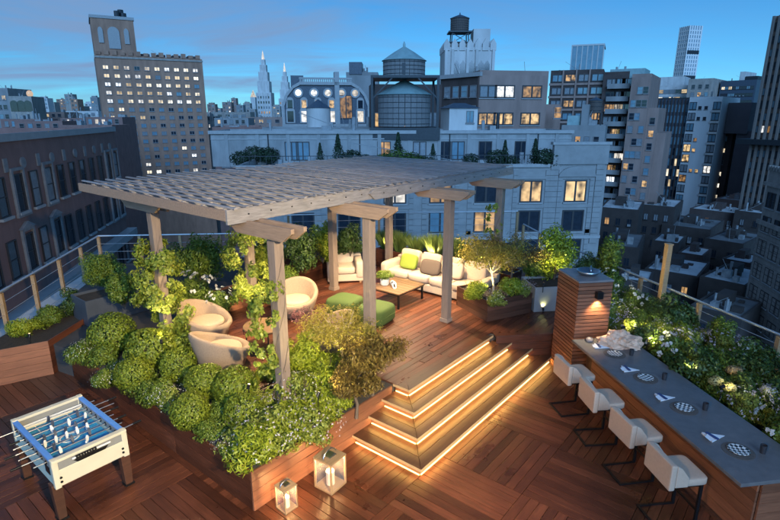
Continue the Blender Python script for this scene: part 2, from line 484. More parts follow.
# ---- lit steps
FOOT_GLOW = emis('foot_glow_line', (1.0, .58, .16), 8.0)  # added glowing line, stands in for light pooled at each riser foot
SK = [.65, 1.05, 1.40, 1.71]; TK = [-2.25, -1.89, -1.56, -1.23]; EK = [5.58, 5.28, 4.98, 4.70]
T0 = -.875
steps = thing('deck_steps', 'wide wooden corner steps with glowing light strips under every tread', 'steps', W(0, 0), TA)
for k in range(4):
    zt = .16 * (k + 1); s0, t0, e0 = SK[k], TK[k], EK[k]
    s1 = SK[k + 1] + .05 if k < 3 else s0 + .34
    t1 = TK[k + 1] + .05 if k < 3 else t0 + .34
    for q in range(2):
        # long leg boards
        f0, f1 = q / 2, (q + 1) / 2
        ta, tb = t0 + (t1 - t0) * f0, t0 + (t1 - t0) * f1
        sa, sb = s0 + (s1 - s0) * f0, s0 + (s1 - s0) * f1
        m_ = MB(); m_.prism([(sa, ta), (e0, ta), (e0 - (tb - ta) * .9, tb - .004), (sb, tb - .004)], zt - .034, zt)
        m_.build('tread', STEPW, steps, bevel=.004)
        m_ = MB(); m_.prism([(sa, ta + .004), (sb - .004, tb + .002), (sb - .004, T0), (sa, T0)], zt - .034, zt)
        m_.build('tread', STEPW, steps, bevel=.004)
    # risers set back under the nosing
    m_ = MB(); m_.box(s0 + .06, e0 - .03, t0 + .06, t0 + .085, zt - .16, zt - .035); m_.build('riser', IPE_RED, steps)
    m_ = MB(); m_.box(s0 + .06, s0 + .085, t0 + .086, T0, zt - .16, zt - .035); m_.build('riser', IPE_RED, steps)
    zf = zt - .16
    m_ = MB(); m_.box(s0 + .02, e0 - .06, t0 + .006, t0 + .020, zt - .044, zt - .036); m_.build('light_strip', LED, steps)
    m_ = MB(); m_.box(s0 + .006, s0 + .020, t0 + .04, T0 - .02, zt - .044, zt - .036); m_.build('light_strip', LED, steps)
    m_ = MB(); m_.box(s0 + .07, e0 - .08, t0 + .046, t0 + .058, zf + .003, zf + .013); m_.build('foot_glow', FOOT_GLOW, steps)
    m_ = MB(); m_.box(s0 + .046, s0 + .058, t0 + .07, T0 - .02, zf + .003, zf + .013); m_.build('foot_glow', FOOT_GLOW, steps)
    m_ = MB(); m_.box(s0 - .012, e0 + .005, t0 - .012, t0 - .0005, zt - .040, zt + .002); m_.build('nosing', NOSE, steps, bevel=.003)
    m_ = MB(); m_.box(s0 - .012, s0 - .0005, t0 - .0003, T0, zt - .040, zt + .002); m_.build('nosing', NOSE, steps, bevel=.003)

# ---- built-in planter box along the platform's front and left sides
pb = thing('platform_planter', 'long ipe planter wall edging the raised terrace beside the steps', 'planter', W(0, 0), TA)
hb = .155
for k in range(4):
    z0 = k * hb
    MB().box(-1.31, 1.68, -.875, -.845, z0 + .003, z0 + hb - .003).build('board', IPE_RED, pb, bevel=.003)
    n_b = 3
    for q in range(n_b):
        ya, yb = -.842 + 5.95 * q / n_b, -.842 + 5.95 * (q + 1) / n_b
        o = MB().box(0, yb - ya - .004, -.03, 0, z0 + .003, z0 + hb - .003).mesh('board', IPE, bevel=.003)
        put('board', o, pb, (-1.31, ya, 0), R(90))  # left side in darker wood than the front, its shade put into the colour
MB().box(-1.27, -.06, -.84, 5.0, .5, .57).build('soil', SOIL, pb)
MB().box(-.06, 1.62, -.84, .70, .5, .572).build('soil', SOIL, pb)
MB().box(-.055, -.02, .71, 5.0, .5, ZU + .02).build('liner_edge', IPE_DARK, pb)
MB().box(-.02, 1.62, .71, .745, .5, ZU + .02).build('liner_edge', IPE_DARK, pb)

# ---- pergola
pg = thing('pergola', 'large timber pergola with slatted roof over the lounge seating', 'pergola', W(0, 0), TA)
SP = [0.0, 2.1, 4.74, 7.1]; TP = [0.0, 3.6]
post_me = MB().box(-.085, .085, -.085, .085, 0, 3.64 - ZU).mesh('post', POSTW, bevel=.008)
foot_me = MB().box(-.105, .105, -.105, .105, 0, .09).mesh('post_foot', POSTW, bevel=.006)
for s in SP:
    for t in TP:
        zb = ZU - .07 if (t == 0 and s < 3) else ZU
        o = put('post', post_me, pg, (s, t, zb))
        put('foot', foot_me, o, (0, 0, .001))
bm_ = MB().prism_y([(-.55, .25), (.95, .25), (.95, .18), (.74, .035), (-.34, .035), (-.55, .18)], -.03, .03)
beam_me = bm_.mesh('beam', POSTW, bevel=.006)
BEAMW = mat('beam_wood', (.28, .19, .135), .65, var=.22, scale=4, rand=.1, bump=.25, stretch=(1, 8, 8))
beam_me.materials[0] = BEAMW
for s in SP:
    for t in TP:
        for dx in (-.117, .117):
            put('beam', beam_me, pg, (s + dx, t, 3.43), R(90))
raf_me = MB().prism_y([(-.42, .2), (8.5, .2), (8.5, .1), (8.4, .0), (-.32, .0), (-.42, .1)], -.025, .025).mesh('rafter', GREYW, bevel=.004)
for k in range(9):
    put('rafter', raf_me, pg, (0, .62 + k * .56, 3.681))
# fascia along the right side, in two overlapping lengths, and along the front
MB().prism_y([(-.47, .0), (3.05, .0), (3.05, .22), (-.47, .22)], .455, .50).build('fascia', GREYW, pg, loc=(0, 0, 3.66), bevel=.005)
MB().prism_y([(2.6, .13), (2.75, .0), (8.55, .0), (8.55, .2), (2.72, .2)], .40, .45).build('fascia', GREYW, pg, loc=(0, 0, 3.645), bevel=.005)
MB().box(-.47, -.42, .50, 5.62, .04, .20).build('fascia', BEAMW, pg, loc=(0, 0, 3.67), bevel=.005)
slat_me = MB().box(.40, 5.64, -.028, .028, 0, .024).mesh('slat', GREYW, bevel=.004)
ns_ = 40
for k in range(ns_):
    o = put('slat', slat_me, pg, (-.36 + k * 8.8 / (ns_ - 1), random.uniform(-.03, .03), 3.883), R(90))
    o.rotation_euler = (0, R(random.uniform(-.15, .15)), R(90) + R(random.uniform(-.25, .25)))
bolt = MB().cyl((0, 0, 0), (0, -.012, 0), .012, n=8).mesh('bolt', BLACKM)
for k in range(8):
    put('bolt', bolt, pg, (-.1 + k * .42, .4545, 3.78))
for k in range(13):
    put('bolt', bolt, pg, (3.0 + k * .43, .3995, 3.755))

# ---- bar counter, pillar and stools (aligned with the right parapet)
RB = R(8.5)                              # local x: across the bar towards the parapet, local y: away from the camera
bar = thing('bar_counter', 'long outdoor bar counter with grey stone top and ipe front', 'bar', (3.565, 9.14, 0), RB)
BL, BD, BZ = 3.95, 1.12, 1.0
MB().box(0, BD, -BL, .22, BZ - .05, BZ).build('counter_top', STONE, bar, bevel=.006)
for k in range(6):
    z0 = .06 + k * .148
    MB().box(-BL + .06, .2, 0, .03, z0 + .003, z0 + .145)
    o = MB().box(0, BL - .12, 0, .03, z0 + .003, z0 + .145).mesh('board', IPE_RED, bevel=.003)
    put('board', o, bar, (.33, -BL + .06, 0), R(90))
    o = MB().box(0, BD - .36, 0, .03, z0 + .003, z0 + .145).mesh('board', IPE_RED, bevel=.003)
    put('board', o, bar, (.335, -BL + .027, 0), 0)
MB().box(.335, BD - .04, -BL + .06, .2, 0, BZ - .052).build('carcass', IPE_DARK, bar)
MB().box(.26, .33, -BL + .1, .1, 0, .05).build('plinth', IPE_DARK, bar)
MB().box(.285, .3, -BL + .15, .15, BZ - .068, BZ - .053).build('light_strip', emis('bar_led', (1, .62, .25), 5.0), bar)
fr_ = MB().box(-.02, .3, -.02, .02, 0, BZ - .056).mesh('bracket', BLACKM, bevel=.004)
for y in (-3.2, -2.2, -1.2, -.3):
    put('bracket', MB().prism_y([(.05, BZ - .056), (.33, BZ - .056), (.33, BZ - .2), (.30, BZ - .2), (.30, BZ - .09), (.05, BZ - .075)], -.02, .02).mesh('bracket', BLACKM), bar, (0, y, 0))

pil = thing('slatted_pillar', 'square cedar slat pillar with a down light at the bar end', 'pillar', (3.62, 9.50, 0), RB)
PW, PD, PH = .70, .86, 2.12
MB().box(.035, PW - .035, .035, PD - .035, 0, PH - .02).build('core', IPE_DARK, pil)
ring = MB()
for (x0, x1, y0, y1) in ((0, PW, 0, .03), (0, PW, PD - .03, PD), (0, .03, .03, PD - .03), (PW - .03, PW, .03, PD - .03)):
    ring.box(x0, x1, y0, y1, 0, .062)
ring_me = ring.mesh('slat', IPE_RED)
for k in range(28): put('slat', ring_me, pil, (0, 0, .004 + k * .075))
MB().box(-.012, PW + .012, -.012, PD + .012, PH - .018, PH + .02).build('cap', GREYW, pil, bevel=.004)
tr = thing('steel_bowl', 'shiny steel bowl on top of the slatted pillar', 'bowl', (3.62 + .33, 9.50 + .45, PH + .02), RB)
MB().lathe([(.10, 0), (.19, .03), (.23, .09), (.215, .09), (.18, .04), (.0, .015)], 24).build('bowl', STEEL, tr, smooth='all')
MB().cyl((.08, .05, .05), (.16, .2, .11), .02, n=8).build('ladle', STEEL, tr, smooth='all')
sc_ = thing('wall_sconce', 'small black box sconce on the slatted pillar shining down', 'lamp', (3.62 + .40, 9.50 + .055, 1.86), RB)
MB().box(-.06, .06, -.11, -.0, -.07, .07).build('housing', BLACKM, sc_, bevel=.006)
MB().cyl((0, -.055, -.071), (0, -.055, -.078), .03, n=12).build('lens', BULB, sc_)
lamp(sc_, (0, -.07, -.10), 48, spot=110, target=(0, -.02, -1), blend=.8, radius=.02)

def superbox(c, sx, sy, sz, e=.28): return MB().sup(c, sx, sy, sz, e, e, 28, 14)
stool = thing('bar_stool', 'beige upholstered bar stool with black sled base, nearest the slatted pillar', 'stool', (0, 0, 0), RB, 'bar stools along the counter')
superbox((0.02, 0, .70), .24, .235, .055, .25).build('seat', BEIGE, stool, smooth='all')
bk = MB(); bk.box(-.26, -.185, -.255, .255, .62, .98); bk.build('backrest', BEIGE, stool, bevel=.02)
for s in (-1, 1):
    a_ = MB().prism_y([(-.185, .66), (-.02, .66), (-.02, .79), (-.12, .93), (-.185, .975)], -.025, .025)
    a_.build('side_wing', BEIGE, stool, loc=(0, s * .228, 0), bevel=.012)
fr = MB(); fr.box(-.2, .21, -.2, .2, .615, .64); fr.build('seat_plate', BLACKM, stool)
for s in (-1, 1):
    MB().box(.17, .205, s * .205 - .014, s * .205 + .014, .0, .64).build('leg', BLACKM, stool)
    MB().box(-.27, .17, s * .205 - .014, s * .205 + .014, 0, .022).build('runner', BLACKM, stool)
MB().box(-.30, -.27, -.219, .219, 0, .022).build('cross_bar', BLACKM, stool)
MB().box(.176, .20, -.19, .19, .24, .262).build('foot_rail', BLACKM, stool)
stool_lab = ['beige upholstered bar stool with black sled base, second from the slatted pillar',
             'beige upholstered bar stool with black sled base, third from the slatted pillar',
             'beige upholstered bar stool with black sled base, farthest from the slatted pillar']
for i, (x, y) in enumerate([(3.33, 8.52), (3.475, 7.64), (3.625, 6.73), (3.75, 5.85)]):
    o = stool if i == 0 else copy_tree(stool)
    o.scale = (1.08, 1.08, 1.02); o.location = (x, y, .001); o.rotation_euler.z = RB + R([2, -3, 1, -2][i])
    if i: o['label'] = stool_lab[i - 1]

# table setting
def bp(x, y, z=BZ + .001):
    v = Matrix.Rotation(RB, 3, 'Z') @ Vector((x, y, 0)); return (3.565 + v.x, 9.14 + v.y, z)
chk = bpy.data.materials.new('checker_plate'); chk.use_nodes = True
nn = chk.node_tree.nodes; p_ = nn['Principled BSDF']; p_.inputs['Roughness'].default_value = .3
ck = nn.new('ShaderNodeTexChecker'); ck.inputs['Scale'].default_value = 26; ck.inputs[1].default_value = (.75, .74, .7, 1); ck.inputs[2].default_value = (.02, .02, .02, 1)
tco = nn.new('ShaderNodeTexCoord'); mpp = nn.new('ShaderNodeMapping'); mpp.inputs['Rotation'].default_value = (0, 0, R(45))
chk.node_tree.links.new(tco.outputs['Object'], mpp.inputs[0]); chk.node_tree.links.new(mpp.outputs[0], ck.inputs[0]); chk.node_tree.links.new(ck.outputs[0], p_.inputs['Base Color'])
MATP = mat('woven_mat', (.11, .095, .085), .8, var=.3, scale=60, bump=.5)
NAP = mat('napkin_cloth', (.72, .73, .76), .8, var=.05, scale=20)
NAPB = mat('napkin_ring', (.03, .05, .16), .5)
CUPM = mat('dark_cup', (.035, .035, .04), .35, var=.4, scale=60)
pl_me = MB().lathe([(.0, .0), (.07, .0), (.12, .012), (.13, .018), (.122, .02), (.075, .008), (.0, .007)], 32).mesh('plate', chk, smooth='all')
mt_me = MB().lathe([(.19, 0), (.19, .004), (.0, .0045)], 36).mesh('placemat', MATP, smooth=True)
cup_me = MB().lathe([(.0, .0), (.033, 0), (.038, .05), (.04, .115), (.036, .115), (.033, .05), (.0, .012)], 20).mesh('cup', CUPM, smooth=True)
nap = MB(); nap.add([(-.1, -.05, .003), (.13, -.02, .003), (-.06, .10, .003), (-.1, -.05, .02), (.13, -.02, .008), (-.06, .10, .024)], [(0, 2, 1), (3, 4, 5), (0, 1, 4, 3), (1, 2, 5, 4), (2, 0, 3, 5)])
nap.add([(-.12, -.04, .021), (.10, -.035, .013), (-.02, .06, .030), (-.12, .02, .034)], [(0, 1, 2, 3)])
nap_me = nap.mesh('cloth', NAP)
ringn = MB().box(-.045, -.015, -.06, .075, .026, .036).mesh('ring', NAPB)
ordn = ['nearest the slatted pillar', 'second from the slatted pillar', 'third from the slatted pillar', 'farthest from the slatted pillar']
for i, y in enumerate([-.50, -1.42, -2.35, -3.38]):
    o = put('placemat', mt_me, None, bp(.46, y), RB); tag(o, 'round dark woven placemat on the stone bar, ' + ordn[i], 'placemat', 'placemats along the bar')
    o = put('plate', pl_me, None, bp(.46, y, BZ + .0065), RB + i * .4); tag(o, 'small black and white checked plate on the bar, ' + ordn[i], 'plate', 'checked plates along the bar')
    o = put('cup', cup_me, None, bp(.74, y - .08), RB); tag(o, 'small dark tumbler beside the plate on the bar, ' + ordn[i], 'cup', 'tumblers along the bar')
    th = thing('napkin', 'folded white napkin with blue band on the bar, ' + ordn[i], 'napkin', bp(.36, y + .30), RB + R(-10 + 8 * i), 'napkins along the bar')
    put('cloth', nap_me, th, scale=1.3); put('band', ringn, th, scale=1.3)

def lumpy(name, m, r, sq=(1, 1, 1), seed=1, amp=.25, sub=4, loc=(0, 0, 0)):
    bm = bmesh.new(); bmesh.ops.create_icosphere(bm, subdivisions=sub, radius=1)
    from mathutils import noise as nz
    for v in bm.verts:
        n1 = nz.noise(v.co * 1.7 + Vector((seed, 0, 0))) + .5 * nz.noise(v.co * 4 + Vector((0, seed, 0))) + .3 * nz.noise(v.co * 9 + Vector((0, seed, 3)))
        v.co = v.co * (1 + amp * n1)
        v.co = Vector((v.co.x * r * sq[0], v.co.y * r * sq[1], max(v.co.z, -.55) * r * sq[2]))
    me = bpy.data.meshes.new(name); bm.to_mesh(me); bm.free(); me.materials.append(m)
    o = put(name, me, None, loc); return o
QUARTZ = mat('pink_crystal', (.66, .42, .29), .5, var=.3, scale=12, bump=.8, bscale=40)
q = lumpy('crystal_rock', QUARTZ, .25, (1.35, .72, .72), 4, .45, 4, bp(.74, -.20, BZ + .095)); q.rotation_euler.z = R(-12)
tag(q, 'large rough pinkish crystal rock lying on the bar counter', 'rock')
q = lumpy('round_stone', mat('round_stone', (.34, .27, .23), .5, var=.2, scale=20), .065, (1.1, 1.1, .85), 9, .06, 3, bp(.30, .10, BZ + .03))
tag(q, 'small smooth round stone on the bar beside the pillar', 'stone')
# ------------------------------------------------------------------ the city round the terrace
ZG = -48.0
BRICK = mat('red_brown_brick', (.25, .145, .13), .85, var=.2, scale=1.2, bump=.3, bscale=20, stretch=(1, 1, .4))
BRICKT = mat('tan_brick', (.37, .21, .15), .85, var=0.26, scale=.6, stretch=(1, 1, .25))
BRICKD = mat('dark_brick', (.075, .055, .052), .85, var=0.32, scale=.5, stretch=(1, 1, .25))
BRICKP = mat('pinkish_brick', (.30, .21, .185), .85, var=0.24, scale=.5, stretch=(1, 1, .25))
LIME = mat('limestone', (.29, .295, .30), .8, var=.16, scale=1.0, bump=.25, bscale=12)
LIMED = mat('aged_limestone', (.34, .31, .285), .8, var=0.3, scale=.9, stretch=(1, 1, .25), bump=.2, bscale=10)
WHITEB = mat('white_stucco', (.54, .54, .54), .8, var=0.24, scale=.4, stretch=(1, 1, .25))
CONC = mat('grey_concrete', (.26, .27, .28), .85, var=0.28, scale=.3, stretch=(1, 1, .25))
SLATE = mat('blue_slate', (.06, .085, .12), .5, var=.3, scale=3)
TRIM = mat('stone_trim', (.36, .37, .38), .75, var=.12, scale=2)
TRIMB = mat('dark_stone_trim', (.24, .24, .25), .8, var=.25, scale=2)  # stone trim in a darker, mottled tone
SLABW = mat('pale_blue_slab', (.62, .65, .68), .7, var=.12, scale=.3, stretch=(1, 1, .2))
BROWNM = mat('brown_masonry', (.21, .145, .12), .85, var=.2, scale=.4)
PALEST = mat('stained_stucco', (.30, .315, .325), .85, var=.3, scale=.8, stretch=(1, 1, .3))
COPPER = mat('green_copper', (.26, .40, .42), .6, var=.2, scale=1)
TAR = mat('tar_roof', (.16, .17, .18), .9, var=.35, scale=.3)
SILVER = mat('silver_roof', (.55, .58, .60), .6, var=.3, scale=.4)
GLZ = mat('dark_glazing', (.02, .03, .045), .08, var=.3, scale=2, spec=.8)
GLZB = mat('sky_glazing', (.16, .28, .36), .06, var=.2, scale=1, spec=1.0)
CURT = mat('curtained_glazing', (.22, .25, .28), .3, var=.3, scale=3)
FRW = mat('window_frame_white', (.50, .51, .52), .6, var=.1)
FRM = mat('window_frame_grey', (.22, .22, .23), .6, var=.1)
FRD = mat('window_frame_dark', (.04, .04, .045), .5, var=.1)
LITW = emis('lit_room', (1.0, .50, .15), .58, .9, 1.1, (1.0, .70, .34))
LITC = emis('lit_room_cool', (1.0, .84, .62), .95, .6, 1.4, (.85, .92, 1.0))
LITF = emis('lit_far_room', (1.0, .72, .36), 1.0, .5, .7, (.95, .90, .75))
STEELR = mat('roof_equipment', (.28, .30, .32), .6, var=.3, scale=2)
METD = mat('dark_steel', (.04, .05, .06), .5, metal=.5, var=.2)

_win = {}
def win_meshes(style, w, h):
    """frame with mullions and sill; separate pane; all in a plane facing -y at y = 0"""
    k = (style, round(w, 2), round(h, 2))
    if k in _win: return _win[k]
    fw = max(.06, w * .06); d = .10
    fr = MB()
    fr.box(-w / 2, -w / 2 + fw, -d, .02, 0, h); fr.box(w / 2 - fw, w / 2, -d, .02, 0, h)
    fr.box(-w / 2 + fw, w / 2 - fw, -d, .02, 0, fw); fr.box(-w / 2 + fw, w / 2 - fw, -d, .02, h - fw, h)
    if style in ('sash', 'stone', 'far'):
        fr.box(-w / 2 + fw, w / 2 - fw, -d * .7, .02, h * .5 - fw * .4, h * .5 + fw * .4)
    if style in ('pair', 'farpair', 'far2'):
        fr.box(-fw * .7, fw * .7, -d * .8, .02, fw, h - fw)
        if style == 'pairx': fr.box(-w / 2 + fw, w / 2 - fw, -d * .6, .02, h * .55 - fw * .4, h * .55 + fw * .4)
    sl = MB().box(-w / 2 - .1, w / 2 + .1, -.22, .02, -.16, -.001)
    pn = MB().add([(-w / 2 + fw * .5, -.03, fw * .5), (w / 2 - fw * .5, -.03, fw * .5), (w / 2 - fw * .5, -.03, h - fw * .5), (-w / 2 + fw * .5, -.03, h - fw * .5)], [(0, 1, 2, 3)])
    panes = {}
    for nm, m in (('dark', GLZ), ('warm', LITW), ('cool', LITC), ('blue', GLZB), ('curt', CURT), ('far', LITF)):
        panes[nm] = pn.mesh('pane', m)
    far = {}
    for nm, m in (('dark', GLZ), ('warm', LITW), ('cool', LITC), ('blue', GLZB), ('curt', CURT), ('far', LITF)):
        q = MB(); q.v = list(fr.v); q.f = list(fr.f); q.m = [0] * len(fr.f)
        q.add(pn.v, pn.f, 1); q.add(sl.v, sl.f, 0)
        far[nm] = q.mesh('window', [FRM if style not in ('far2', 'sash') else FRD, m])
    _win[k] = (fr.mesh('window', FRD if style in ('pair', 'sash') else FRW), panes, sl.mesh('sill', TRIM), far)
    return _win[k]

AC_ME = MB().box(-.33, .33, -.25, .25, 0, .42).mesh('air_conditioner', STEELR)
wr = random.Random(11)
def pick(lit, mix=('dark', 'blue', 'curt')):
    x = wr.random()
    if x < lit: return wr.choice(('warm', 'warm', 'cool'))
    return wr.choice(mix)

def windows(par, x0, x1, n, ztop, dz, rows, w, h, lit=.2, style='far', face='F', size=(0, 0), near=False, skip=None, mix=('dark', 'blue', 'curt'), litk=None):
    """a grid of windows on one face of a block whose front-left corner is the parent's origin; size = (width, depth)"""
    fr, panes, sl, far = win_meshes(style, w, h)
    for r in range(rows):
        for c in range(n):
            if skip and skip(c, r): continue
            x = x0 + (x1 - x0) * (c + .5) / n
            z = ztop - dz * r - h
            if face == 'F': loc, rz = (x, 0, z), 0
            elif face == 'L': loc, rz = (0, size[1] - x, z), R(-90)
            else: loc, rz = (size[0], x, z), R(90)
            k = pick(lit(c, r) if callable(lit) else lit, mix)
            if litk and k in ('warm', 'cool'): k = wr.choice(litk)
            if near:
                o = put('window', fr, par, loc, rz)
                put('pane', panes[k], o); put('sill', sl, o)
            else:
                put('window', far[k], par, loc, rz)
                if style in ('far', 'far2') and .9 < w < 2.7 and wr.random() < .14:
                    ac = Matrix.Rotation(rz, 3, 'Z') @ Vector((0, -.28, -.02)); put('air_conditioner', AC_ME, par, (loc[0] + ac.x, loc[1] + ac.y, loc[2] + .02), rz)

def block(name, label, u0, Y0, u1, Y1, vtop, depth, m, roof=TAR, cat='building', group=None, parapet=.8, zb=ZG):
    """a building: front face from pixel column u0 (at distance Y0) to u1 (at Y1), top edge at row vtop"""
    a = at_y(u0, vtop, Y0)
    if Y1 is None:                      # front square to the line of sight
        dx = (u1 - u0) / F * Y0; Y1 = Y0 - dx * (a.x + dx / 2) / Y0
    b = at_y(u1, vtop, Y1)
    zt = a.z
    w = math.hypot(b.x - a.x, b.y - a.y); rz = math.atan2(b.y - a.y, b.x - a.x)
    o = thing(name, label, cat, (a.x, a.y, 0), rz, group)
    MB().box(0, w, 0, depth, zb, zt - parapet).build('wall', m, o)
    q = MB(); t_ = .35
    q.box(0, w, 0, t_, zt - parapet, zt); q.box(0, w, depth - t_, depth, zt - parapet, zt)
    q.box(0, t_, t_, depth - t_, zt - parapet, zt); q.box(w - t_, w, t_, depth - t_, zt - parapet, zt)
    q.build('parapet', m, o)
    MB().box(t_, w - t_, t_, depth - t_, zt - parapet + .004, zt - parapet + .05).build('roof', roof, o)
    if w > 5 and depth > 7:
        rc = random.Random(int(u0 * 7 + vtop))
        zr_ = zt - parapet + .051
        for k in range(5):
            x, y = rc.uniform(1, w - 2.2), rc.uniform(1, depth - 3); a1, a2, a3 = rc.uniform(.5, 1.6), rc.uniform(.5, 1.6), rc.uniform(.6, 1.7)
            if k % 2: MB().box(x, x + a1, y, y + a2, zr_, zr_ + a3).build('roof_unit', STEELR, o)
            else: MB().cyl((x, y, zr_), (x, y, zr_ + a3 * 1.5), .12 + .1 * a1, n=8).build('vent_pipe', STEELR, o)
        MB().cyl((w * rc.uniform(.2, .8), 1.5, zr_), (w * rc.uniform(.2, .8), 1.6, zr_ + rc.uniform(2, 3.6)), .04, n=5).build('aerial', STEELR, o)
    return o, w, zt

# --- brick building across the court on the left
o, w, zt = block('brick_building', 'dark red brick building with pale stone window surrounds across the court', -75, 24.5, 115, 52, 141, 30, BRICK)
D_ = 30
GUARD = TRIM
fr, panes, sl, far = win_meshes('sash', 1.15, 2.3)
sur = MB()
for (x0, x1, z0, z1) in ((-.82, -.6, -.1, 2.5), (.6, .82, -.1, 2.5), (-.82, .82, 2.5, 2.68), (-.88, .88, -.3, -.1)): sur.box(x0, x1, -.16, .0, z0, z1)
sur0_me = sur.mesh('stone_surround', TRIMB)
sur.prism_y([(-.95, 2.68), (.95, 2.68), (0, 3.08)], -.22, 0)
sur_me = sur.mesh('stone_surround', TRIMB)
ncol = 13
for c in range(ncol):
    x = w * (c + .55) / ncol
    fancy = c in (0, 3, 5, 11, 12)
    for r in range(6):
        z = zt - 4.6 - 3.7 * r - (1.0 if r >= 2 else 0)
        if r >= 2 and wr.random() < .1: continue
        p = put('window', fr, o, (x, 0, z)); put('pane', panes['dark' if wr.random() < .75 else 'curt'], p); put('sill', sl, p)
        if fancy and r < 2: put('stone_surround', sur_me if r else sur0_me, o, (x, -.005, z))
med = MB().cyl((0, 0, 0), (0, -.12, 0), .42, n=16).mesh('medallion', TRIMB)
ban = MB().box(-.28, .28, -.1, 0, -.5, .5).mesh('panel', TRIMB)
for c in range(ncol):
    put('medallion' if c % 2 == 0 else 'panel', med if c % 2 == 0 else ban, o, (w * (c + .05) / ncol, -.003, zt - 1.7), scale=.8)
MB().box(-.2, w + .2, -.9, 0, zt - 10.55, zt - 9.9).build('cornice', TRIM, o)
MB().box(-.1, w + .1, -.45, 0, zt - 10.95, zt - 10.56).build('cornice_moulding', TRIM, o)
MB().box(0, w, -.2, 0, zt - .35, zt + .1).build('coping', TRIM, o)
MB().box(w * .08, w * .3, 2, 8, zt - .8, zt + 3.2).build('stair_bulkhead', BRICKD, o)

# --- tall tan apartment tower with lit windows
o, w, zt = block('apartment_tower', 'tall tan brick apartment tower with rows of lit windows and ornate top block', 94.5, 200, 201.5, 218, 54, 22, BRICKT)
def lit_t(c, r):
    return .9 if r < 5 else (.4 if r < 7 else .16)
windows(o, 1.2, w - 1.2, 10, zt - 3.6, 2.95, 17, 1.85, 1.35, lit_t, 'farpair', litk=('far', 'far', 'cool'))
hd = MB()
for k in range(14): hd.box(w * k / 14 + .3, w * k / 14 + 1.9, -.3, .5, zt, zt + 1.1 + (k % 3) * .25)
hd.build('crenellation', BRICKT, o)
MB().box(-.25, w + .2, -.35, 0, zt - 1.1, zt - .5).build('cornice', LIMED, o)
tw = 14.0; th_ = 12.2
MB().box(.2, tw, .4, 17, zt - .7, zt + th_).build('tower_block', BRICKT, o)
MB().box(-.1, tw + .3, .1, 17.3, zt + th_, zt + th_ + 1.0).build('tower_cornice', TRIM, o)
arch = [(-1.9, 0)] + [(1.9 * math.cos(R(a)), 5.5 + 1.9 * math.sin(R(a))) for a in range(180, -1, -20)] + [(1.9, 0)]
arch_me = MB().prism_y(arch, -.35, 0).mesh('arched_panel', TRIM)
put('arched_panel', arch_me, o, (tw * .5, .39, zt + 2.2))
for x in (tw * .2, tw * .8): put('arched_panel', arch_me, o, (x, .39, zt + 4), scale=(.42, 1, .72))
put('arched_panel', arch_me, o, (tw, 8, zt + 3), R(90), scale=(.8, 1, .8))
q = MB()
for x, y, h_ in ((tw * .65, 3, 2.2), (tw * .75, 5, 3.0), (tw * .8, 3, 1.6)): q.cyl((x, y, zt + th_ + .9), (x, y, zt + th_ + 1 + h_), 1.0, n=10)
q.build('roof_tank', METD, o)
q = MB()
for k in range(6): q.box(w * (.12 + .15 * k), w * (.12 + .15 * k) + 3, 3, 7, zt - .8, zt + 1.2)
q.build('roof_hut', BRICKD, o)

# --- limestone building straight behind the terrace
YL = 56
o, w, zt = block('limestone_building', 'pale limestone building with paired tall windows behind the pergola', 236, YL, 607, YL + 2.5, 166, 20, LIME, roof=SILVER)
XL = w
fr, panes, sl, far = win_meshes('pair', 2.5, 2.45)
rustic = MB()
for k in range(12):
    for x0, x1 in ((-2.05, -1.55), (1.55, 2.05)): rustic.box(x0, x1, -.12, 0, -3.6 + k * .6 + .02, -3.6 + k * .6 + .58)
rustic.box(-1.55, 1.55, -.1, 0, -.62, -.2); rustic.box(-1.7, 1.7, -.14, 0, 2.6, 2.9)
rus_me = rustic.mesh('stone_surround', LIME)
ped = MB()
pts = [(2.1 * math.cos(R(a)), 1.15 * math.sin(R(a))) for a in range(0, 181, 15)]
ped.prism_y(pts, -.3, 0); ped_me = ped.mesh('arched_pediment', LIME)
lits = {}
nw = 8
for c in range(nw):
    x = w - 3.35 - c * 5.05
    if x < 2: break
    for r in range(4):
        z = zt - 4.2 - 3.35 * r
        if r == 0: k = ['warm', 'warm', 'dark', 'warm', 'cool', 'dark', 'curt', 'dark'][c]
        else: k = 'warm' if (c, r) in ((2, 1),) else ('blue' if (c, r) == (3, 1) else 'dark')
        p = put('window', fr, o, (x, 0, z)); put('pane', panes[k], p); put('sill', sl, p)
    put('stone_surround', rus_me, o, (x, -.004, zt - 4.2)); put('stone_surround', rus_me, o, (x, -.004, zt - 4.2 - 6.7))
put('arched_pediment', ped_me, o, (w - 3.35, -.006, zt - 1.35))
MB().box(w - 6.2, w - .02, -.25, .35, zt, zt + 2.1).build('attic_panel', LIME, o)
MB().box(w - 6.4, w + .15, -.35, .45, zt + 2.1, zt + 2.4).build('attic_coping', TRIM, o)
MB().box(0, w - 6.5, -.22, .0, zt - .3, zt + .06).build('coping', TRIM, o)
MB().box(0, w, -.18, 0, zt - 8.4, zt - 8.05).build('string_course', TRIM, o)
for x in (w - .75, w - 5.9):
    q = MB()
    for k in range(15): q.box(x - .45, x + .45, -.14, 0, zt - 9 + k * .6 + .02, zt - 9 + k * .6 + .58)
    q.build('corner_pier', LIME, o)
fr2 = win_meshes('far', .9, 1.7)
windows(o, 2, 18, 4, zt - 3.5, 3.3, 4, 1.0, 1.8, .1, 'far', 'R', (w, 20))
LOC0 = o.location.copy(); ROT0 = o.rotation_euler.z
def lime_pt(x, y, z):
    v = Matrix.Rotation(ROT0, 3, 'Z') @ Vector((x, y, 0)); return Vector((LOC0.x + v.x, LOC0.y + v.y, z))
Z_L = zt
